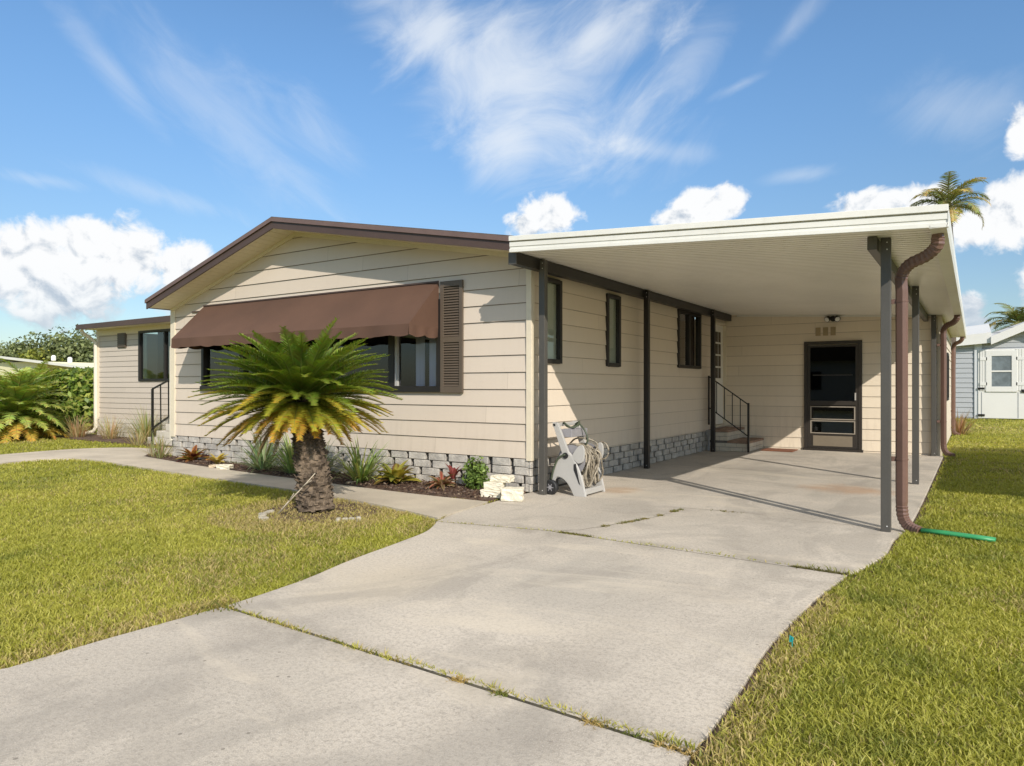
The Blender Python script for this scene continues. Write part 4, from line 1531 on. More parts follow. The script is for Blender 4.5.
outer = arc_pts([(-3.655, 0.0), (-3.70, 0.18), (-3.76, 0.33), (-3.84, 0.46), (-3.90, 0.50), (-3.965, 0.47), (-4.03, 0.36), (-4.09, 0.22), (-4.115, 0.10)], 5)
inner = arc_pts([(-4.085, 0.09), (-4.04, 0.19), (-3.98, 0.205), (-3.90, 0.16), (-3.84, 0.08), (-3.80, 0.0)], 5)
for y in (7.09, 7.57):
    b = MB()
    poly = outer + inner
    b.prism([(x, y, z) for x, z in poly], (0, -0.016, 0), (0, 0.016, 0))
    rim = [(x, y, z) for x, z in outer]
    b.tube(rim, 0.012, 6)
    b.tube([(x, y, z) for x, z in inner], 0.010, 6)
    b.prism([(-3.945, y, 0.46), (-3.855, y, 0.46), (-4.015, y, 0.83), (-4.08, y, 0.83)], (0, -0.02, 0), (0, 0.02, 0))
    # wing that guides the hose
    b.prism([(x, y, z) for x, z in arc_pts([(-3.84, 0.44), (-3.76, 0.55), (-3.70, 0.58), (-3.67, 0.52), (-3.685, 0.40), (-3.75, 0.37)], 3)], (0, -0.014, 0), (0, 0.014, 0))
    sp = b.build('side_panel', M['plastic'], hr, bevel=0.003)
    b = MB()
    b.prism([(-3.80, y, 0.36), (-3.775, y, 0.37), (-3.73, y, 0.17), (-3.715, y, 0.13), (-3.735, y, 0.15), (-3.80, y, 0.30)], (0, -0.020, 0), (0, -0.012, 0))
    b.disc((-3.905, y - 0.02, 0.455), (0, 1, 0), 0.035, 0.02, 18)
    b.build('slot', M['rubber'], sp)
    yw = y - 0.05 if y < 7.3 else y + 0.05
    b = MB()
    b.tube([(-4.075, yw - .028, 0.085), (-4.075, yw - .02, 0.085), (-4.075, yw + .02, 0.085), (-4.075, yw + .028, 0.085)], [0.072, 0.085, 0.085, 0.072], 28)
    wh_ = b.build('wheel', M['rubber'], hr, smooth=False)
    b = MB()
    b.disc((-4.075, yw, 0.085), (0, 1, 0), 0.022, 0.066, 14)
    for k in range(6):
        a = k * math.pi / 3
        b.bar((-4.075, yw - .029, .085), (-4.075 + .045 * math.cos(a), yw - .029, .085 + .045 * math.sin(a)), 0.008, 0.004, up=(0, 1, 0))
    b.build('hub', M['plastic_lilac'], wh_)
b = MB()
b.box(-3.70, -3.655, 7.107, 7.553, 0.02, 0.085)
b.build('crossbar', M['plastic'], hr, bevel=0.006)
b = MB()
b.bar((-4.055, 7.07, 0.80), (-4.055, 7.59, 0.80), 0.045, 0.04)
b.build('handle', M['plastic'], hr, bevel=0.006)
b = MB()
b.bar((-4.075, 7.04, 0.085), (-4.075, 7.62, 0.085), 0.02, 0.02)
b.build('axle', M['rubber'], hr)
b = MB()
for q in ((-4.02, -3.86, 7.13, 7.14), (-4.02, -3.86, 7.52, 7.53)):
    b.box(q[0], q[1], q[2], q[3], 0.66, 0.75)
b.box(-4.02, -4.01, 7.14, 7.52, 0.66, 0.75)
b.box(-3.87, -3.86, 7.14, 7.52, 0.66, 0.75)
b.box(-4.01, -3.87, 7.14, 7.52, 0.66, 0.67)
b.build('tray', M['plastic_lilac'], hr, bevel=0.004)
b = MB()
for y in (7.135, 7.525):
    b.disc((-3.86, y, 0.40), (0, 1, 0), 0.175, 0.012, 32)
b.disc((-3.86, 7.33, 0.40), (0, 1, 0), 0.07, 0.37, 18)
b.build('drum', M['plastic_lilac'], hr)
# hose coils
path = []
turns, nlay = 46, 3
for i in range(turns * 18):
    a = i / 18 * 2 * math.pi
    lay = int(i / 18 // 16)
    ph = (i / 18 % 16) / 16
    yy = 7.165 + 0.33 * (ph if lay % 2 == 0 else 1 - ph) + 0.012 * math.sin(a * 0.7 + i)
    rr = 0.105 + 0.034 * lay + 0.012 * math.sin(i * 0.37)
    path.append((-3.86 + rr * math.cos(a), yy, 0.40 + rr * math.sin(a)))
b = MB()
b.tube(path, 0.0105, 6)
# loose loops drooping in front
for k in range(9):
    y = 7.16 + 0.042 * k
    lp = smooth_poly([(-3.74, 0.52 + .03 * math.sin(k * 2.1)), (-3.66 + .015 * math.sin(k * 3.3), 0.44), (-3.665 + .02 * math.sin(k * 1.7), 0.27), (-3.71, 0.12 + .035 * math.sin(k * 2.7)), (-3.74, 0.30)], 6)
    b.tube([(x, y + 0.05 * math.sin(i * .4 + k), z) for i, (x, z) in enumerate(lp)], 0.0105, 6)
lp = [(-3.86 + 0.19 * math.cos(a), 7.40 + 0.04 * math.sin(3 * a), 0.53 + 0.11 * math.sin(a)) for a in np.linspace(-0.5, 4.0, 26)]
b.tube(lp, 0.0105, 6)
lp = [(-3.70 + 0.075 * math.cos(a), 7.615, 0.48 + 0.10 * math.sin(a)) for a in np.linspace(0, 6.1, 24)]
b.tube(lp, 0.0105, 6)
b.build('hose', M['hose'], hr, smooth=True, recalc=False)
b = MB()
lp = smooth_poly([(-3.90, 0.47), (-3.99, 0.42), (-4.05, 0.30), (-4.085, 0.17)], 6)
b.tube([(x, 7.055, z) for x, z in lp], 0.012, 8)
b.build('leader_hose', M['hose_green'], hr, smooth=True, recalc=False)
b = MB()
lp = [(-3.95 + 0.085 * math.cos(a), 7.30 + 0.11 * math.sin(a), 0.785 + 0.03 * math.sin(2 * a) + 0.01 * i / 20) for i, a in enumerate(np.linspace(0, 8, 40))]
b.tube(lp, 0.0105, 6)
lp = smooth_poly([(-3.87, 0.80), (-3.80, 0.72), (-3.77, 0.62), (-3.80, 0.56)], 6)
b.tube([(x, 7.36, z) for x, z in lp], 0.0105, 6)
b.build('hose_end', M['hose_green'], hr, smooth=True, recalc=False)
b = MB()
b.bar((-3.86, 7.60, 0.40), (-3.86, 7.64, 0.40), 0.03)
b.bar((-3.86, 7.64, 0.40), (-3.76, 7.64, 0.50), 0.025, 0.012)
b.bar((-3.76, 7.64, 0.50), (-3.76, 7.72, 0.50), 0.025)
b.build('crank', M['plastic'], hr, bevel=0.003)


# ------------------------------------------------------------------ white blocks at the corner
def garden_block(name, c, w, d, h, rz, label, mat, rough=0.012, cat='block', group=None):
    """trapezoid split-face block with an uneven face"""
    bm = bmesh.new()
    bmesh.ops.create_cube(bm, size=1)
    bmesh.ops.subdivide_edges(bm, edges=bm.edges, cuts=4, use_grid_fill=True)
    for v in bm.verts:
        x, y, z = v.co
        tx = 1 - 0.22 * (y + 0.5)
        v.co = Vector((x * w * tx, y * d, (z + 0.5) * h))
        v.co += Vector((random.uniform(-1, 1), random.uniform(-1, 1), random.uniform(-1, 1) * (0.4 if z > -0.49 else 0))) * rough
    me = bpy.data.meshes.new(name)
    bm.to_mesh(me)
    bm.free()
    me.materials.append(mat)
    o = bpy.data.objects.new(name, me)
    COL.objects.link(o)
    o.location = c
    o.rotation_euler = (0, 0, rz)
    md = o.modifiers.new('bevel', 'BEVEL')
    md.width = 0.004
    md.limit_method = 'ANGLE'
    md.angle_limit = R(50)
    return tag(o, label, cat, group)


G = 'white blocks piled at the house corner'
garden_block('garden_block', (-4.50, 6.47, 0.012), 0.24, 0.16, 0.085, 0.3, 'white painted block lowest at the left of the corner pile', M['white_block'], 0.008, group=G)
garden_block('garden_block', (-4.48, 6.50, 0.098), 0.23, 0.16, 0.08, 0.15, 'white painted block second up in the left of the corner pile', M['white_block'], 0.008, group=G)
garden_block('garden_block', (-4.41, 6.55, 0.180), 0.25, 0.16, 0.07, 0.05, 'white painted block lying topmost on the corner pile', M['white_block'], 0.008, group=G)
garden_block('garden_block', (-4.20, 6.44, 0.004), 0.24, 0.18, 0.135, 0.35, 'white painted block leaning at the right of the corner pile', M['white_block'], 0.010, group=G)


# ------------------------------------------------------------------ plants
def frond(b, base, az, elev, length, width, droop, tipcol, basecol, nleaf=34, v=0.35, lw=0.010, twist=0.0, stem=0.008, stemcol=(0.20, 0.20, 0.05), s0=0.12, jitter=0.06, up0=None):
    """pinnate frond: curved midrib with paired leaflets"""
    h = Vector((math.cos(az), math.sin(az), 0))
    side = Vector((-math.sin(az), math.cos(az), 0))
    pts = []
    p = Vector(base)
    seg = 14
    e = elev
    for i in range(seg + 1):
        pts.append(p.copy())
        d = h * math.cos(e) + Vector((0, 0, math.sin(e)))
        p = p + d * (length / seg)
        e -= droop / seg * (0.45 + 1.1 * i / seg)
    b.tint = stemcol
    b.tube(pts, [stem * (1 - 0.8 * i / seg) for i in range(seg + 1)], 5, cap=False)
    for k in range(nleaf):
        t = s0 + (1 - s0) * (k + 0.5) / nleaf
        fi = t * seg
        i = min(int(fi), seg - 1)
        P = pts[i].lerp(pts[i + 1], fi - i)
        d = (pts[i + 1] - pts[i]).normalized()
        upv = side.cross(d).normalized()
        if upv.z < 0 and abs(e) < 1.5:
            upv = -upv
        prof = math.sin(math.pi * min(1, 0.12 + 0.88 * t) ** 0.8) ** 0.6 if t < 0.98 else 0.35
        L = width * max(0.25, prof) * random.uniform(0.88, 1.08)
        col = cmix(basecol, tipcol, t ** 1.5)
        for sg in (-1, 1):
            dirv = (side * sg * 0.80 + d * 0.62 + upv * v + Vector((random.uniform(-1, 1), random.uniform(-1, 1), random.uniform(-1, 1))) * jitter).normalized()
            wv = d * lw * 0.5
            c = tuple(x * random.uniform(0.78, 1.2) for x in col)
            mid = P + dirv * L * 0.55 + Vector((0, 0, -0.02 * L))
            tip = P + dirv * L + Vector((0, 0, -0.16 * L))
            b.add([P - wv, P + wv, mid + wv * 0.85, mid - wv * 0.85, tip], [(0, 1, 2, 3), (3, 2, 4)], c)


# sago palm in the front lawn
sg = thing('sago_palm', 'stout sago palm with arching green and yellowed fronds in the front lawn', 'palm', (-5.52, 4.84, 0))
TB, TT = Vector((-5.52, 4.84, 0)), Vector((-5.86, 4.90, 1.11))
b = MB()
# fibrous trunk: stack of scale rows around a leaning core
rows = 30
core = []
for i in range(rows + 1):
    t = i / rows
    core.append(TB.lerp(TT, t) + Vector((0.05 * math.sin(t * 2.4), 0, 0)))
b.tube(core, [0.168 * (1 - 0.24 * min(1, i / rows * 1.2)) * (1.12 if i == 0 else 1) for i in range(rows + 1)], 18)
for i in range(1, rows):
    t = i / rows
    c = core[i]
    r = 0.168 * (1 - 0.24 * min(1, t * 1.2))
    nn = 17
    for k in range(nn):
        a = 2 * math.pi * (k + 0.5 * (i % 2)) / nn + random.uniform(-.08, .08)
        h = Vector((math.cos(a), math.sin(a), 0))
        s = Vector((-math.sin(a), math.cos(a), 0))
        w = r * 0.20
        o = c + h * (r - 0.012)
        o = o + Vector((0, 0, random.uniform(-.014, .014)))
        tip = c + h * (r + random.uniform(0.004, 0.045)) + Vector((0, 0, random.uniform(-0.02, 0.045))) + s * random.uniform(-.015, .015)
        b.add([o - s * w + Vector((0, 0, -.02)), o + s * w + Vector((0, 0, -.02)), tip + s * w * .5, tip - s * w * .5, o + s * w * .7 + Vector((0, 0, .035)), o - s * w * .7 + Vector((0, 0, .035))],
              [(0, 1, 2, 3), (3, 2, 4, 5), (0, 3, 5), (1, 4, 2)])
b.build('trunk', M['bark'], sg, recalc=True)
b = MB()
crown = TT + Vector((0.05 * math.sin(2.4), 0, 0.02))
NF = 210
for i in range(NF):
    t = (i + 0.5) / NF                       # 0 = newest, upright; 1 = oldest, hanging
    az = i * 2.39996 + random.uniform(-.12, .12)
    elev = R(lerp(68, -20, t ** 0.95)) + random.uniform(-.10, .10)
    L = lerp(0.86, 0.98, min(1, t * 2.0)) * random.uniform(0.9, 1.06)
    if t > 0.85:
        L *= 0.86
    droop = lerp(0.80, 0.62, t) + random.uniform(-.18, .18)
    # toward the driveway side the old fronds are trimmed shorter
    if t > 0.6 and -1.9 < (az + math.pi) % (2 * math.pi) - math.pi < 0.9:
        L *= lerp(1, 0.72, (t - 0.6) / 0.4)
    green = (0.085, 0.145, 0.020)
    lime = (0.27, 0.33, 0.035)
    gold = (0.60, 0.36, 0.035)
    brown = (0.34, 0.19, 0.07)
    if t < 0.62:
        bc, tc = cmix(green, lime, random.uniform(0, .35)), cmix(green, lime, random.uniform(0.3, 1.0))
    elif t < 0.87:
        k = random.random()
        bc, tc = cmix(green, lime, 0.7), cmix(lime, gold, random.uniform(0.2, 0.95))
    else:
        bc, tc = cmix(lime, gold, random.uniform(.2, .9)), cmix(gold, brown, random.uniform(0.0, 0.9))
    frond(b, crown + Vector((0.06 * math.cos(az), 0.06 * math.sin(az), random.uniform(-.03, .03) - 0.07 * t)), az, elev, L, 0.150, droop, tc, bc, 66, 0.36, 0.0115, jitter=0.11, stem=0.010, stemcol=cmix((0.16, 0.20, 0.04), (0.45, 0.32, 0.08), max(0, t - .4)), s0=0.12)
# small new leaves in the heart
for i in range(14):
    az = i * 2.39996
    frond(b, crown, az, R(72) + random.uniform(-.1, .1), 0.30, 0.06, 1.6, (0.24, 0.30, 0.05), (0.16, 0.22, 0.04), 18, 0.8, 0.010, stem=0.007, s0=0.05)
b.build('fronds', M['frond'], sg, recalc=False, tinted=True)
# dead fronds hanging under the crown
b = MB()
for i in range(11):
    az = 3.0 + i * 0.14
    frond(b, crown + Vector((0.08 * math.cos(az), 0.08 * math.sin(az), -0.14)), az, R(-38) + random.uniform(-.15, .15), random.uniform(0.5, 0.68), 0.085, 0.7, (0.23, 0.14, 0.06), (0.33, 0.23, 0.10), 28, 0.3, 0.009, stem=0.007, stemcol=(0.30, 0.21, 0.10))
b.build('dead_fronds', M['leaf'], sg, recalc=False, tinted=True)

ds = MB()
ds.tube([(-5.66, 4.48, 0.0), (-5.55, 4.52, 0.13), (-5.42, 4.58, 0.27), (-5.31, 4.64, 0.41)], [0.009, 0.008, 0.006, 0.004], 6)
ds.tube([(-5.42, 4.58, 0.27), (-5.33, 4.58, 0.33), (-5.27, 4.56, 0.35)], [0.006, 0.004, 0.003], 6)
ds.tube([(-5.55, 4.52, 0.13), (-5.47, 4.52, 0.22)], [0.005, 0.003], 6)
tag(ds.build('dry_stalk', M['dry'], smooth=True), 'pale dry forked stalk leaning against the palm trunk base', 'stalk')


def edging(name, pts, label, mat):
    b = MB()
    for (x, y) in pts:
        c = Vector((x, y, 0.0))
        r = random.uniform(0.022, 0.034)
        a = random.uniform(0, 3)
        u = Vector((math.cos(a), math.sin(a), 0)) * r * 1.5
        w = Vector((-math.sin(a), math.cos(a), 0)) * r
        h = Vector((0, 0, random.uniform(.012, .022)))
        dn = Vector((0, 0, -0.03))
        b.hexa([c - u - w + dn, c + u - w + dn, c + u + w + dn, c - u + w + dn, c - u * .8 - w * .75 + h, c + u * .85 - w * .8 + h * 1.1, c + u * .8 + w * .7 + h, c - u * .75 + w * .8 + h * .9])
    return tag(b.build(name, mat, bevel=0.012, seg=3), label, 'edging')


edging('stone_edging', [(-5.80, 4.42), (-5.755, 4.375), (-5.70, 4.33), (-5.64, 4.295), (-5.58, 4.27), (-5.83, 4.48), (-5.85, 4.54)], 'curved pale stone edging in the grass left of the palm trunk', M['stone'])
edging('stone_edging', [(-4.92, 4.66), (-4.885, 4.71), (-4.86, 4.77), (-4.96, 4.61)], 'pale stone edging in the grass right of the palm trunk', M['stone'])


def strap_plant(name, loc, n, L, w, col1, col2, label, cat='plant', spread=1.0, group=None, droop=1.3):
    o = thing(name, label, cat, loc, group)
    b = MB()
    for i in range(n):
        az = random.uniform(0, 6.283)
        e = R(random.uniform(42, 88)) if random.random() < .75 else R(random.uniform(20, 45))
        ll = L * random.uniform(0.6, 1.1)
        ww = w * random.uniform(0.7, 1.2)
        p = Vector(loc) + Vector((math.cos(az), math.sin(az), 0)) * random.uniform(0, 0.09) * spread
        h = Vector((math.cos(az), math.sin(az), 0))
        s = Vector((-math.sin(az), math.cos(az), 0)) * ww / 2
        pts = []
        seg = 6
        dr = droop * random.uniform(0.3, 1.2)
        for k in range(seg + 1):
            t = k / seg
            wk = (1 - t ** 3) * (0.7 + 0.3 * math.sin(math.pi * t))
            pts += [p - s * wk, p + s * wk]
            p = p + (h * math.cos(e) + Vector((0, 0, math.sin(e)))) * ll / seg
            e -= dr / seg * (0.4 + 1.2 * t)
        c = cmix(col1, col2, random.random())
        c = tuple(x * random.uniform(.8, 1.2) for x in c)
        b.add(pts, [(2 * k, 2 * k + 1, 2 * k + 3, 2 * k + 2) for k in range(seg)], c)
    b.build('leaves', M['leaf'], o, recalc=False, tinted=True)
    return o


def broad_plant(name, loc, n, L, W, cols, label, cat='plant', lift=(15, 70), group=None, stemh=0.06):
    o = thing(name, label, cat, loc, group)
    b = MB()
    for i in range(n):
        az = i * 2.4 + random.uniform(-.3, .3)
        e = R(random.uniform(*lift))
        ll = L * random.uniform(0.65, 1.1)
        c = random.choice(cols)
        c2 = random.choice(cols)
        h = Vector((math.cos(az), math.sin(az), 0))
        s = Vector((-math.sin(az), math.cos(az), random.uniform(-.3, .3))).normalized() * W / 2
        p = Vector(loc) + h * 0.02 + Vector((0, 0, random.uniform(0.0, stemh)))
        seg = 5
        pts, cl = [], []
        for k in range(seg + 1):
            t = k / seg
            wk = math.sin(math.pi * (0.12 + 0.86 * t)) ** 0.8
            d = (h * math.cos(e) + Vector((0, 0, math.sin(e))))
            up = s.cross(d).normalized()
            up = up if up.z > 0 else -up
            pts += [p - s * wk + up * 0.012 * wk, p, p + s * wk + up * 0.012 * wk]
            p = p + d * ll / seg
            e -= random.uniform(.10, .24)
        o_ = len(b.v)
        b.add(pts, [(3 * k + j, 3 * k + j + 1, 3 * k + j + 4, 3 * k + j + 3) for k in range(seg) for j in range(2)], c)
        for k in range(seg + 1):
            b.c[o_ + 3 * k + 1] = c2
    b.build('leaves', M['leaf'], o, recalc=False, tinted=True)
    return o


def leaf_mass(b, center, radii, n, size, cols, shell=0.55, flat=0.0, noise=0.22, aspect=0.55, seed=1, box=False, light=True):
    """leaf-sized faces spread through a lumpy volume"""
    r = np.random.default_rng(seed)
    c = Vector(center)
    lumps = r.normal(0, 1, (14, 3))
    lumps /= np.linalg.norm(lumps, axis=1)[:, None]
    la = r.uniform(-noise, noise * 1.3, 14)
    made = 0
    while made < n:
        d = r.normal(0, 1, 3)
        d /= np.linalg.norm(d)
        if box:
            k = 1 / max(abs(d))
            k = lerp(1, k, 0.75)
        else:
            k = 1.0
        bump = sum(a * max(0, float(np.dot(l, d))) ** 6 for l, a in zip(lumps, la))
        rad = (shell + (1 - shell) * r.random() ** 0.6) * (1 + bump) * k
        p = c + Vector((d[0] * radii[0], d[1] * radii[1], d[2] * radii[2])) * rad
        if p.z < 0.02:
            continue
        nd = Vector((d[0] + r.normal(0, .7), d[1] + r.normal(0, .7), d[2] + 0.4 + r.normal(0, .7))).normalized()
        u = nd.cross(Vector((r.normal(), r.normal(), r.normal()))).normalized()
        w = nd.cross(u)
        s = size * r.uniform(.6, 1.3)
        col = cols[int(r.random() * len(cols)) % len(cols)]
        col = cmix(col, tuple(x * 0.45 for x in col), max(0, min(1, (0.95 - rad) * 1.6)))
        kk = r.uniform(.75, 1.25)
        col = tuple(x * kk for x in col)
        a = u * s
        e = w * s * aspect
        b.add([p - a, p - a * .1 - e, p + a, p - a * .1 + e], [(0, 1, 2, 3)], col)
        made += 1


strap_plant('agapanthus', (-8.70, 6.62, 0.02), 130, 0.66, 0.026, (0.15, 0.21, 0.10), (0.36, 0.42, 0.23), 'grey green strap leaved clump in the bed left of the palm, farther from the trunk', group='strap leaved clumps in the bed')
strap_plant('agapanthus', (-7.95, 6.56, 0.02), 140, 0.68, 0.026, (0.16, 0.23, 0.07), (0.40, 0.46, 0.18), 'strap leaved clump in the bed just left of the palm trunk', group='strap leaved clumps in the bed')
strap_plant('agapanthus', (-7.45, 6.55, 0.02), 90, 0.60, 0.024, (0.17, 0.22, 0.08), (0.40, 0.44, 0.19), 'strap leaved clump mostly behind the palm trunk', group='strap leaved clumps in the bed')
strap_plant('agapanthus', (-6.58, 6.50, 0.02), 110, 0.64, 0.026, (0.16, 0.22, 0.05), (0.44, 0.48, 0.17), 'upright strap leaved clump in the bed right of the palm trunk', group='strap leaved clumps in the bed')
RED, ORA, YEL, GRN, MAR = (0.33, 0.055, 0.035), (0.45, 0.20, 0.06), (0.48, 0.38, 0.06), (0.13, 0.17, 0.03), (0.11, 0.028, 0.024)
broad_plant('croton', (-10.72, 6.80, 0.02), 34, 0.28, 0.085, [RED, ORA, YEL, ORA, GRN, MAR], 'red and orange croton by the left corner of the home')
broad_plant('croton', (-9.92, 6.70, 0.02), 24, 0.20, 0.075, [YEL, ORA, YEL, (0.5, 0.36, 0.14)], 'low golden leaved croton left of the strap leaved clumps')
broad_plant('croton', (-6.10, 6.62, 0.02), 40, 0.31, 0.095, [YEL, GRN, MAR, YEL, GRN, (0.33, 0.30, 0.05)], 'yellow and maroon croton right of the palm under the window')
broad_plant('cordyline', (-5.38, 6.66, 0.02), 40, 0.24, 0.05, [(0.36, 0.22, 0.14), RED, (0.42, 0.29, 0.18), (0.17, 0.15, 0.06)], 'low bronze red rosette plant left of the small green bush', lift=(5, 55))
broad_plant('cordyline', (-5.30, 6.78, 0.10), 7, 0.20, 0.06, [(0.20, 0.04, 0.04), (0.27, 0.07, 0.06), MAR], 'tall dark red leaved shoots behind the bronze rosette', lift=(60, 85))
bu = thing('small_bush', 'small rounded green bush near the white blocks', 'bush', (-4.98, 6.80, 0))
b = MB()
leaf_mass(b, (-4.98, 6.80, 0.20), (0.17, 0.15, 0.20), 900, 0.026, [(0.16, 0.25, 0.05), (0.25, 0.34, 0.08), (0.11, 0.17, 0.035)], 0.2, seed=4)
b.tint = (0.1, 0.07, 0.04)
b.tube([(-4.98, 6.80, 0.0), (-4.98, 6.80, 0.2)], 0.012, 6)
b.build('leaves', M['leaf'], bu, recalc=False, tinted=True)
strap_plant('sparse_plant', (-11.95, 6.86, 0.02), 34, 0.48, 0.016, (0.26, 0.21, 0.10), (0.36, 0.33, 0.16), 'sparse brownish plant at the left end of the mulch bed', droop=0.5)
strap_plant('sparse_plant', (-11.62, 6.80, 0.02), 26, 0.40, 0.022, (0.20, 0.19, 0.07), (0.38, 0.31, 0.15), 'sparse leafy twiggy plant against the left house corner', droop=0.4)
strap_plant('ornamental_grass', (-15.55, 8.75, 0.01), 240, 0.85, 0.014, (0.24, 0.25, 0.08), (0.45, 0.40, 0.19), 'tall green and straw ornamental grass left of the garden steps', 'grass clump', spread=2.4, group='grass clumps in front of the annex', droop=0.9)
strap_plant('ornamental_grass', (-17.05, 8.72, 0.01), 150, 0.62, 0.013, (0.42, 0.33, 0.17), (0.52, 0.42, 0.24), 'short straw coloured ornamental grass in the middle of the annex wall', 'grass clump', spread=2, group='grass clumps in front of the annex', droop=0.9)
strap_plant('ornamental_grass', (-18.25, 8.55, 0.01), 150, 0.62, 0.013, (0.45, 0.32, 0.16), (0.50, 0.38, 0.22), 'straw coloured ornamental grass at the left annex corner', 'grass clump', spread=2, group='grass clumps in front of the annex', droop=0.9)
strap_plant('ornamental_grass', (-14.6, 8.05, 0.01), 60, 0.45, 0.014, (0.32, 0.26, 0.13), (0.48, 0.40, 0.22), 'thin dry tuft in front of the garden steps', 'grass clump', spread=2, group='grass clumps in front of the annex', droop=0.7)
garden_block('garden_stone', (-9.35, 6.46, 0.0), 0.26, 0.12, 0.075, 0.2, 'flat white stone at the path edge by the golden croton', M['white_block'], 0.012, 'stone')
garden_block('garden_stone', (-9.70, 6.50, 0.0), 0.14, 0.10, 0.05, 0.9, 'small ochre stone at the path edge left of the white stone', M['rust_stone'], 0.010, 'stone')
garden_block('garden_stone', (-6.60, 6.34, 0.0), 0.10, 0.08, 0.04, 0.4, 'small ochre stone under the upright strap leaved clump', M['rust_stone'], 0.010, 'stone')

# green drain sleeve and small turquoise flag in the right lawn
b = MB()
zs = 0.012
pth = [(-0.37, 6.82, 0.03), (-0.20, 6.80, 0.028), (0.0, 6.76, 0.024), (0.14, 6.735, 0.02)]
b.tube(pth, [0.036, 0.038, 0.038, 0.036], 12)
o = b.build('drain_sleeve', M['green_plastic'], smooth=True)
for v in o.data.vertices:
    v.co.z = 0.040 + (v.co.z - 0.026) * 0.55
tag(o, 'flat bright green drain sleeve at the foot of the front downspout', 'drain sleeve')
b = MB()
b.add([(-0.735, 3.52, 0.035), (-0.717, 3.515, 0.039), (-0.713, 3.52, 0.060), (-0.735, 3.53, 0.066)], [(0, 1, 2, 3)])
b.tube([(-0.722, 3.52, 0.0), (-0.72, 3.52, 0.06)], 0.003, 5)
tag(b.build('litter_scrap', M['turq'], recalc=False), 'tiny turquoise scrap in the grass right of the driveway', 'scrap')

# ------------------------------------------------------------------ left background
for i, (x, y, s, lab) in enumerate(((-18.9, 7.5, 1.0, 'bushy feathery palm at the left edge of the lawn'), (-21.2, 8.8, 1.12, 'taller feathery palm behind the left lawn palm'))):
    pp = thing('pygmy_palm', lab, 'palm', (x, y, 0))
    b = MB()
    b.tint = (0.15, 0.11, 0.07)
    b.tube([(x, y, 0), (x, y, 0.35)], [0.14, 0.10], 10)
    for k in range(96):
        t = k / 96
        az = k * 2.39996
        hgt = lerp(0.80, 0.30, t) * s
        col = cmix((0.19, 0.28, 0.05), (0.37, 0.44, 0.09), random.random())
        tip = cmix(col, (0.52, 0.56, 0.16), 0.7)
        if t > 0.80:
            col, tip = (0.42, 0.33, 0.06), (0.62, 0.40, 0.08)
        frond(b, (x, y, hgt), az, R(lerp(75, -2, t)), 1.22 * s * random.uniform(.85, 1.1), 0.27, random.uniform(1.0, 1.6), tip, col, 40, 0.12, 0.034, stem=0.012, jitter=0.15)
    b.build('fronds', M['leaf'], pp, recalc=False, tinted=True)
hd = thing('hedge', 'dense broad leaved hedge between the left palm and the annex', 'hedge', (-20.3, 10.2, 0))
b = MB()
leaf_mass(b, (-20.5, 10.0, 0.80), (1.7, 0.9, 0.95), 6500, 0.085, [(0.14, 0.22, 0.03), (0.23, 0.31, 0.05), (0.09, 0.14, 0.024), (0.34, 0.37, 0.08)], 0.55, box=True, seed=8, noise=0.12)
b.tint = (0.1, 0.07, 0.05)
for q in (-21.6, -20.7, -19.8):
    b.tube([(q, 10.1, 0), (q, 10.1, 0.7)], 0.05, 6)
b.build('leaves', M['leaf'], hd, recalc=False, tinted=True)

nh = thing('neighbour_house', 'low pale yellow house with white roof edge behind the left palms', 'house', (-40, 20, 0))
NY = 19.0
r0, r1, r2 = at_y(-60, 349.5, NY), at_y(22, 359, NY), at_y(96, 368, NY)
b = MB()
for (a, c) in ((r0, r1), (r1, r2)):
    b.hexa([(a.x, NY, a.z - .12), (c.x, NY, c.z - .12), (c.x, NY + 9, c.z - 1.42), (a.x, NY + 9, a.z - 1.42), (a.x, NY, a.z + .03), (c.x, NY, c.z + .03), (c.x, NY + 9, c.z - 1.27), (a.x, NY + 9, a.z - 1.27)])
b.build('roof', M['white'], nh)
b = MB()
wx1 = at_y(28, 380, NY).x
b.box(r0.x - 1, wx1, NY + 0.5, NY + 8.8, 0.0, r1.z - .14)
b.build('wall', M['yellow_wall'], nh)
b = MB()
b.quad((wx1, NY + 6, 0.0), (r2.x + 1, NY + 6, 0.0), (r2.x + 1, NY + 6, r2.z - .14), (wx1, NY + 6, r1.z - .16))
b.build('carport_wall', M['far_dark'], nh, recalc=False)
for pxx in (71, 88):
    b = MB()
    q = at_y(pxx, 386, NY)
    b.box(q.x - .05, q.x + .05, NY + .2, NY + .3, 0, r2.z - 0.06)
    b.build('post', M['white'], nh)
b = MB()
qa, qb = at_y(52, 374.5, NY), at_y(70, 374.5, NY)
b.bar((qa.x, NY + 1, qa.z), (qb.x, NY + 1, qb.z), 0.06, 0.16)
b.build('rail', M['white'], nh)
for pxx, pyy in ((17, 357), (33, 359)):
    q = at_y(pxx, pyy, NY)
    b = MB()
    b.tube([(q.x, NY + 2, q.z - .15), (q.x, NY + 2, q.z + .12), (q.x, NY + 2, q.z + .18)], [.13, .13, .06], 12)
    b.build('roof_vent', M['white'], nh)


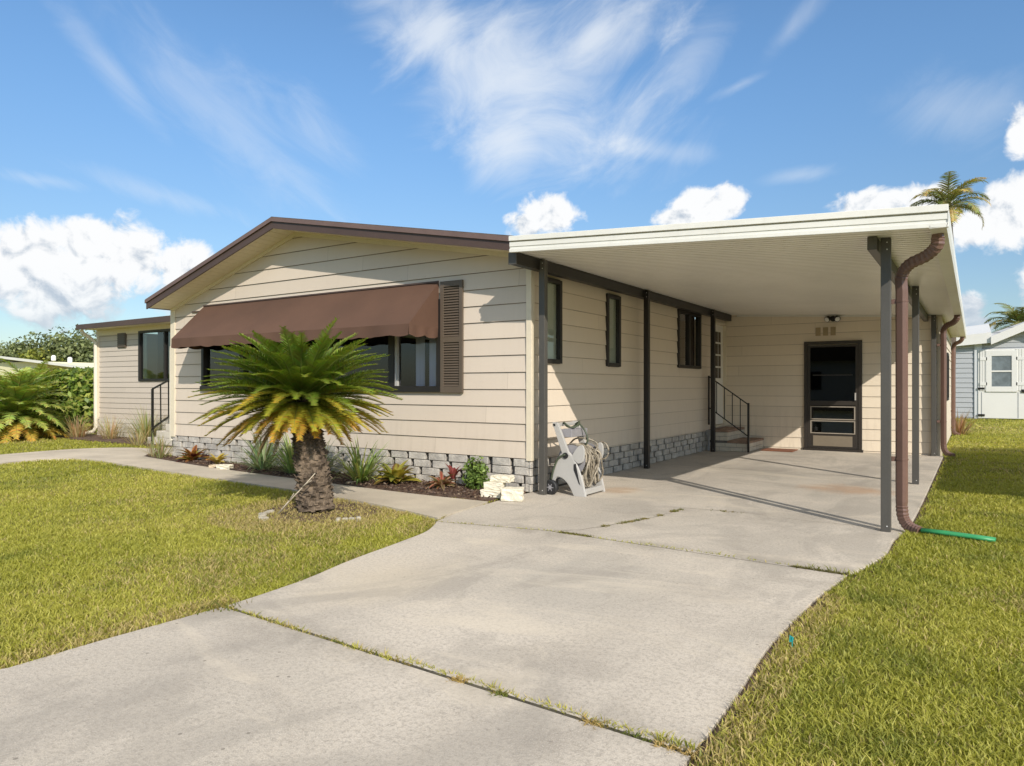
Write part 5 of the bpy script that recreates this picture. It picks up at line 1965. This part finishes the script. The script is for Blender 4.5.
def tree(name, x, y, h, r, n, size, cols, label, seed, group=None, clumps=9, base=0.35):
    o = thing(name, label, 'tree', (x, y, 0), group)
    rr = random.Random(seed)
    b = MB()
    tops = []
    b.tube([(x, y, 0), (x + .1, y, h * .25), (x, y + .1, h * .5)], [h * .035, h * .026, h * .018], 8)
    for i in range(clumps):
        a = i * 2.4 + rr.uniform(-.4, .4)
        q = rr.uniform(.15, .85) * r
        z = h * rr.uniform(base + .1, .92) * (1 - 0.25 * (q / r) ** 2)
        c = Vector((x + math.cos(a) * q, y + math.sin(a) * q, z))
        tops.append(c)
        b.tube([(x, y, h * rr.uniform(.25, .45)), Vector((x, y, h * .5)).lerp(c, .5), c], [h * .014, h * .009, h * .004], 6)
    b.build('trunk', M['wood'], o)
    b = MB()
    for i, c in enumerate(tops):
        q = r * rr.uniform(.34, .52)
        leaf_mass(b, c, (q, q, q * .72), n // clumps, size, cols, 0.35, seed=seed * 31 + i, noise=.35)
    b.build('crown', M['tree_leaf'], o, recalc=False, tinted=True)
    return o


TC1 = [(0.17, 0.20, 0.08), (0.24, 0.27, 0.11), (0.12, 0.15, 0.055)]
TC2 = [(0.22, 0.25, 0.04), (0.30, 0.31, 0.06), (0.15, 0.18, 0.035)]
GT = 'trees behind the yellow house'
for i, (pxx, Y, top, rr_, cols, lab) in enumerate((
        (14, 38, 338.5, 3.2, TC1, 'grey green tree standing far left behind the yellow house'),
        (36, 33, 342, 2.4, TC2, 'yellow green tree behind the roof of the yellow house'),
        (63, 36, 333, 3.6, TC1, 'tall dark tree behind the hedge'),
        (88, 34, 331, 3.4, TC1, 'dark green tree nearest the annex corner'),
        (-30, 40, 330, 4.2, TC1, 'dark tree at the far left edge'))):
    p = at_y(pxx, top, Y)
    tree('broadleaf_tree', p.x, Y, p.z * 0.98, rr_ * 1.1, 4200, 0.19, cols, lab, 60 + i, GT, 11)


# ------------------------------------------------------------------ right background
nb = thing('garden_house', 'blue grey sided outbuilding with white door at the right', 'outbuilding', (2.5, 36, 0))
QY = 33.0
xl, xc = at_y(950, 418, QY).x, at_y(975, 418, QY).x
b = MB()
siding(b, (0, QY - 0.5, 0), (1, 0, 0), (0, -1, 0), [(xl - 1.5, 0.0), (xc, 0.0), (xc, 3.0), (xl - 1.5, 3.0)], 0.05, 0.19, 0.022)
rf0, rf1 = at_y(991, 339, QY - .3), at_y(1060, 311, QY - .3)
siding(b, (0, QY - 0.5, 0), (1, 0, 0), (0, -1, 0), [(xc, 0.0), (xc + 5.0, 0.0), (xc + 5.0, 4.2), (xc + 3.2, 4.3), (xc, 3.06)], 0.05, 0.19, 0.022)
b.quad((xc, QY, 0), (xc, QY - .5, 0), (xc, QY - .5, 3.06), (xc, QY, 3.06))
b.build('wall', [M['grey_siding'], M['lap_grey']], nb, recalc=False)
b = MB()
b.box(xc - 0.02, xc + 0.22, QY - 0.56, QY - 0.40, 0.0, 3.0)
b.build('corner_trim', surf('pale_grey_trim', (0.58, 0.60, 0.62), 0.5, 0.03), nb)
e0, e1 = at_y(945, 341.5, QY - .8), at_y(991, 338, QY - .8)
b = MB()
b.hexa([(e0.x - 1, QY - .8, e0.z - .30), (e1.x, QY - .8, e1.z - .18), (e1.x, QY + 4, e1.z + .5), (e0.x - 1, QY + 4, e0.z + .4),
        (e0.x - 1, QY - .8, e0.z + .05), (e1.x, QY - .8, e1.z + .22), (e1.x, QY + 4, e1.z + .9), (e0.x - 1, QY + 4, e0.z + .7)])
g0, g1, g2 = at_y(991, 344.5, QY - .9), at_y(1030, 328.5, QY - .9), at_y(1100, 348, QY - .9)
for a, c in ((g0, g1), (g1, g2)):
    b.hexa([(a.x, QY - .9, a.z), (c.x, QY - .9, c.z), (c.x, QY + 4, c.z), (a.x, QY + 4, a.z), (a.x, QY - .9, a.z + .30), (c.x, QY - .9, c.z + .30), (c.x, QY + 4, c.z + .30), (a.x, QY + 4, a.z + .30)])
b.build('roof', M['vinyl_white'], nb)
dy = QY - 0.53
d0, d1 = at_y(978, 418, dy).x, at_y(1032, 418, dy).x
b = MB()
b.box(d0, d1, dy - .06, dy, 0.02, at_y(980, 349.5, dy).z)
dw = b.build('door', M['vinyl_white'], nb, bevel=0.01)
b = MB()
wq = (at_y(991.5, 0, dy).x, at_y(1011.5, 0, dy).x, at_y(1000, 386, dy).z - 0.02, at_y(1000, 356, dy).z)
b.box(wq[0], wq[1], dy - .075, dy - .062, wq[2], wq[3])
b.build('pane', surf('grey_window_glass', (0.16, 0.19, 0.21), 0.1, 0.3, 1, 4), dw)
b = MB()
for q in ((wq[0] - .18, wq[0], wq[2] - .2, wq[3] + .2), (wq[1], wq[1] + .18, wq[2] - .2, wq[3] + .2), (wq[0], wq[1], wq[3], wq[3] + .2), (wq[0], wq[1], wq[2] - .2, wq[2]), (wq[0], wq[1], (wq[2] + wq[3]) / 2 - .03, (wq[2] + wq[3]) / 2 + .03)):
    b.box(q[0], q[1], dy - .10, dy - .0615, q[2], q[3])
b.build('window_frame', M['vinyl_white'], dw, bevel=0.006)
for xx0, xx1 in ((at_y(980, 0, dy).x, at_y(987, 0, dy).x), (at_y(1016, 0, dy).x, at_y(1024, 0, dy).x)):
    b = MB()
    for k in range(3):
        a = lerp(xx0, xx1, k / 3 + .02)
        c = lerp(xx0, xx1, (k + 1) / 3 - .02)
        b.box(a, c, dy - .085, dy - .0615, wq[2] - .15, wq[3] + .25)
    for zz in (wq[2] + .1, wq[3] - .1):
        b.box(xx0, xx1, dy - .10, dy - .086, zz - .06, zz + .06)
    b.build('shutter', M['vinyl_white'], nb)
for pyy in (388.5, 415):
    q = at_y(981, pyy, dy)
    b = MB()
    b.box(q.x - .10, q.x + .12, dy - .09, dy - .0605, q.z - .04, q.z + .04)
    b.build('hinge', M['black'], nb)
for pxx in (981.5, 1018):
    q = at_y(pxx, 400, dy).x
    b = MB()
    b.box(q - .012, q + .012, dy - .064, dy - .0603, 0.05, wq[2] - .22)
    b.build('panel_seam', M['lap_grey'], dw)
b = MB()
q = at_y(1023, 391, dy)
b.box(q.x - .05, q.x + .08, dy - .10, dy - .0605, q.z - .06, q.z + .06)
b.build('latch', M['black'], nb)


def palm_tree(name, x, y, h, L, label, n=22, seed=3, dry=0.3):
    o = thing(name, label, 'palm', (x, y, 0))
    rr = random.Random(seed)
    b = MB()
    pts = [(x + 0.15 * math.sin(t * 3), y, h * t) for t in np.linspace(0, 1, 12)]
    b.tube(pts, [lerp(.17, .11, i / 11) * (1.05 if i % 2 else 1) for i in range(12)], 12)
    b.build('trunk', M['wood'], o)
    b = MB()
    top = Vector(pts[-1])
    for i in range(n):
        t = i / n
        az = i * 2.39996
        col = cmix((0.13, 0.17, 0.06), (0.23, 0.26, 0.09), rr.random())
        tip = cmix(col, (0.60, 0.45, 0.15), 1 if rr.random() < dry else .15)
        frond(b, top, az, R(lerp(78, -5, t)), L * rr.uniform(.8, 1.05), L * .28, rr.uniform(1.5, 2.3), tip, col, 40, -0.05, L * 0.02, stem=L * .012, jitter=.12, stemcol=(0.22, 0.20, 0.08), s0=.18)
    b.build('fronds', M['tree_leaf'], o, recalc=False, tinted=True)
    return o


p = at_y(947, 208, 30)
palm_tree('palm_tree', p.x, 30, p.z, 1.7, 'tall palm with drooping yellowing fronds rising behind the carport roof', 24, 5, .5)
p = at_y(1020, 327, 48)
palm_tree('palm_tree', p.x, 48, p.z, 2.3, 'green palm top showing above the blue grey outbuilding', 26, 9, .05)
strap_plant('dry_clump', (-0.33, 21.3, 0.0), 120, 0.75, 0.02, (0.30, 0.17, 0.09), (0.42, 0.27, 0.15), 'rusty dry clump at the foot of the farthest downspout', spread=2, droop=.7)

# neighbouring home to the right (its shadow falls on the lawn) and one across the street (seen in the glass)
nr = thing('neighbour_home', 'white neighbouring home standing just right of the lawn', 'house', (6, 10.6, 0))
b = MB()
b.box(3.75, 9.0, 7.3, 13.6, 0, 2.62)
b.build('wall', M['neigh_wall'], nr)
b = MB()
b.prism([(3.25, 7.0, 2.62), (9.5, 7.0, 2.62), (9.5, 7.0, 2.78), (6.4, 7.0, 3.5), (3.25, 7.0, 2.78)], (0, 0, 0), (0, 6.9, 0))
b.build('roof', M['white'], nr)
so = thing('street_house', 'white home across the street facing the driveway', 'house', (-6, -22, 0))
b = MB()
b.box(-16, 1, -28, -21, 0, 2.9)
b.build('wall', M['vinyl_white'], so)
b = MB()
b.prism([(-16.6, -28.5, 2.9), (1.6, -28.5, 2.9), (1.6, -28.5, 3.05), (-7.5, -28.5, 4.4), (-16.6, -28.5, 3.05)], (0, 0, 0), (0, 8.0, 0))
b.build('roof', M['shingle'], so)
for q in (-13.5, -10.0, -5.5, -2.5):
    b = MB()
    b.box(q, q + 1.5, -20.99, -20.96, 1.0, 2.2)
    b.build('window', M['room'], so)

# ------------------------------------------------------------------ sky and sun
SUN = Vector((1.0, -0.77, 0.755)).normalized()
elev = math.asin(SUN.z)
rot = math.atan2(SUN.x, SUN.y)
sl = bpy.data.lights.new('sun', 'SUN')
sl.energy = 4.7
sl.angle = R(0.5)
sl.color = (1.0, 0.925, 0.82)
slo = bpy.data.objects.new('sun', sl)
COL.objects.link(slo)
slo.rotation_euler = SUN.to_track_quat('Z', 'Y').to_euler()

W = bpy.data.worlds.new('World')
S.world = W
W.use_nodes = True
n = NT(W.node_tree)
bg = W.node_tree.nodes['Background']
STR = 0.15
sky = n.new('ShaderNodeTexSky', sky_type='NISHITA')
sky.sun_disc = False
sky.sun_elevation = elev
sky.sun_rotation = rot
sky.altitude = 0
sky.air_density = 1.0
sky.dust_density = 0.6
sky.ozone_density = 2.0
tc = n.new('ShaderNodeTexCoord').outputs['Generated']
dx, dy, dz = n.sep(tc)
AZ = n.m('ARCTAN2', dx, dy)
EL = n.m('ARCSINE', n.m('MINIMUM', n.m('MAXIMUM', dz, -1.0), 1.0))


def blob(x, y, w, h, rot_=0.0, down=None):
    """soft mask: 1 in the middle, 0 at the rim of an ellipse in (azimuth, elevation)"""
    ca, ce = az_el(x, y)
    a1, _ = az_el(x + w, y)
    _, e1 = az_el(x, y - h)
    rx, ry = abs(a1 - ca), abs(e1 - ce)
    u = n.m('SUBTRACT', AZ, ca)
    v = n.m('SUBTRACT', EL, ce)
    if rot_:
        c, s = math.cos(rot_), math.sin(rot_)
        u, v = n.m('ADD', n.m('MULTIPLY', u, c), n.m('MULTIPLY', v, s)), n.m('SUBTRACT', n.m('MULTIPLY', v, c), n.m('MULTIPLY', u, s))
    u = n.m('DIVIDE', u, rx)
    if down:
        v = n.m('ADD', n.m('DIVIDE', n.m('MAXIMUM', v, 0.0), ry), n.m('DIVIDE', n.m('MAXIMUM', n.m('MULTIPLY', v, -1.0), 0.0), ry * down))
    else:
        v = n.m('DIVIDE', v, ry)
    return n.m('SUBTRACT', 1.0, n.m('SQRT', n.m('ADD', n.m('MULTIPLY', u, u), n.m('MULTIPLY', v, v))))


def maxof(L):
    o = L[0]
    for q in L[1:]:
        o = n.m('MAXIMUM', o, q)
    return o


P2 = n.comb(AZ, EL, 0.0)
k = 1.0 / STR
cum = maxof([blob(60, 285, 95, 60, 0, .9), blob(30, 262, 60, 48), blob(125, 262, 62, 50), blob(185, 268, 38, 42), blob(-60, 260, 110, 60), blob(90, 240, 48, 32), blob(185, 300, 40, 26),
             blob(548, 216, 36, 27), blob(527, 226, 26, 20), blob(703, 208, 44, 26), blob(728, 200, 22, 24), blob(675, 218, 30, 14),
             blob(875, 206, 62, 20), blob(925, 200, 45, 22), blob(1010, 215, 62, 46), blob(970, 225, 42, 30), blob(1023, 135, 24, 34), blob(1040, 190, 50, 40),
             blob(965, 308, 26, 20), blob(975, 326, 30, 14), blob(1100, 280, 100, 60)])
mp = n.new('ShaderNodeVectorMath', operation='ADD')
n.link(P2, mp.inputs[0])
mp.inputs[1].default_value = (0.006, 0.012, 0)
n1 = n.noise(P2, 26, 7, 0.60, 0.35)
n1b = n.noise(mp.outputs[0], 26, 7, 0.60, 0.35)
n2 = n.noise(P2, 9, 3, 0.5)
dens = n.m('ADD', cum, n.m('ADD', n.m('MULTIPLY', n.m('SUBTRACT', n1, 0.5), 1.55), n.m('MULTIPLY', n.m('SUBTRACT', n2, 0.5), 0.5)))
ca_ = n.m('MULTIPLY', n.sstep(dens, 0.06, 0.46), n.m('ADD', 0.85, n.m('MULTIPLY', n.sstep(EL, 0.03, 0.16), 0.15)))
lit = n.m('ADD', n.m('MULTIPLY', n.m('SUBTRACT', n1, n1b), 2.0), 0.74)
lowsh = n.sstep(n.m('ADD', EL, n.m('MULTIPLY', n.m('SUBTRACT', n2, .5), .10)), 0.06, 0.15)
litf = n.m('MULTIPLY', n.m('MINIMUM', n.m('MAXIMUM', lit, 0.0), 1.0), n.m('ADD', 0.34, n.m('MULTIPLY', lowsh, 0.66)))
k = 1.0 / STR
ccol = n.mix(n.sstep(litf, 0.15, 0.72), (0.50 * k, 0.58 * k, 0.68 * k), (0.98 * k, 0.99 * k, 1.0 * k))
# high thin cloud
cir_a = maxof([blob(520, 85, 150, 95, -0.35), blob(590, 45, 100, 55, 0.4), blob(510, 140, 60, 45, 0.2), blob(440, 40, 100, 60, -.5)])
cir_b = maxof([blob(235, 125, 150, 60, -0.62), blob(310, 130, 70, 40, -0.6), blob(110, 70, 100, 20, -0.8), blob(40, 180, 60, 9, -.02), blob(160, 195, 100, 14, -.2)])
cir_c = maxof([blob(650, 150, 80, 14, -0.15), blob(790, 30, 60, 20, 0.7), blob(800, 175, 45, 10, 0.05), blob(950, 110, 90, 50, -.3), blob(740, 85, 40, 8, .3), blob(690, 60, 60, 40, .6)])
rotv = n.new('ShaderNodeVectorRotate', rotation_type='Z_AXIS')
n.link(P2, rotv.inputs['Vector'])
rotv.inputs['Angle'].default_value = 0.55
st1 = n.noise(n.scale(rotv.outputs[0], (1.0, 2.6, 1)), 7.0, 7, 0.62, 0.9)
rotv2 = n.new('ShaderNodeVectorRotate', rotation_type='Z_AXIS')
n.link(P2, rotv2.inputs['Vector'])
rotv2.inputs['Angle'].default_value = -0.5
st2 = n.noise(n.scale(rotv2.outputs[0], (1.0, 2.0, 1)), 6.0, 7, 0.62, 0.9)
fa = n.m('MULTIPLY', n.sstep(n.m('ADD', cir_a, n.m('MULTIPLY', n.m('SUBTRACT', st2, 0.5), 2.0)), -0.25, 1.15), 0.72)
fb = n.m('MULTIPLY', n.sstep(n.m('ADD', cir_b, n.m('MULTIPLY', n.m('SUBTRACT', st1, 0.5), 2.2)), -0.1, 1.3), 0.26)
fc = n.m('MULTIPLY', n.sstep(n.m('ADD', cir_c, n.m('MULTIPLY', n.m('SUBTRACT', st2, 0.5), 1.9)), -0.1, 1.2), 0.28)
fcir = n.m('MINIMUM', n.m('ADD', fa, n.m('ADD', fb, fc)), 0.9)
grade = n.mix(n.sstep(EL, 0.06, 0.46), (0.70, 0.76, 0.80), (0.83, 1.06, 1.19))
tint = n.mix(1.0, sky.outputs[0], grade, 'MULTIPLY')
# added unseen veil of thin cloud overhead to lift the fill light
veil = n.m('MULTIPLY', n.sstep(EL, 0.55, 0.85), 0.85)
tint = n.mix(veil, tint, (1.08 * k, 1.03 * k, 0.96 * k))
skyc = n.mix(fcir, tint, (0.90 * k, 0.94 * k, 0.98 * k))
final = n.mix(ca_, skyc, ccol)
n.link(final, bg.inputs['Color'])
bg.inputs['Strength'].default_value = STR

# ------------------------------------------------------------------ render settings
S.view_settings.view_transform = 'Standard'
S.view_settings.look = 'None'
S.view_settings.exposure = 0
S.view_settings.gamma = 1
S.cycles.use_denoising = True
S.cycles.max_bounces = 8
S.cycles.transparent_max_bounces = 16
S.cycles.sample_clamp_indirect = 6
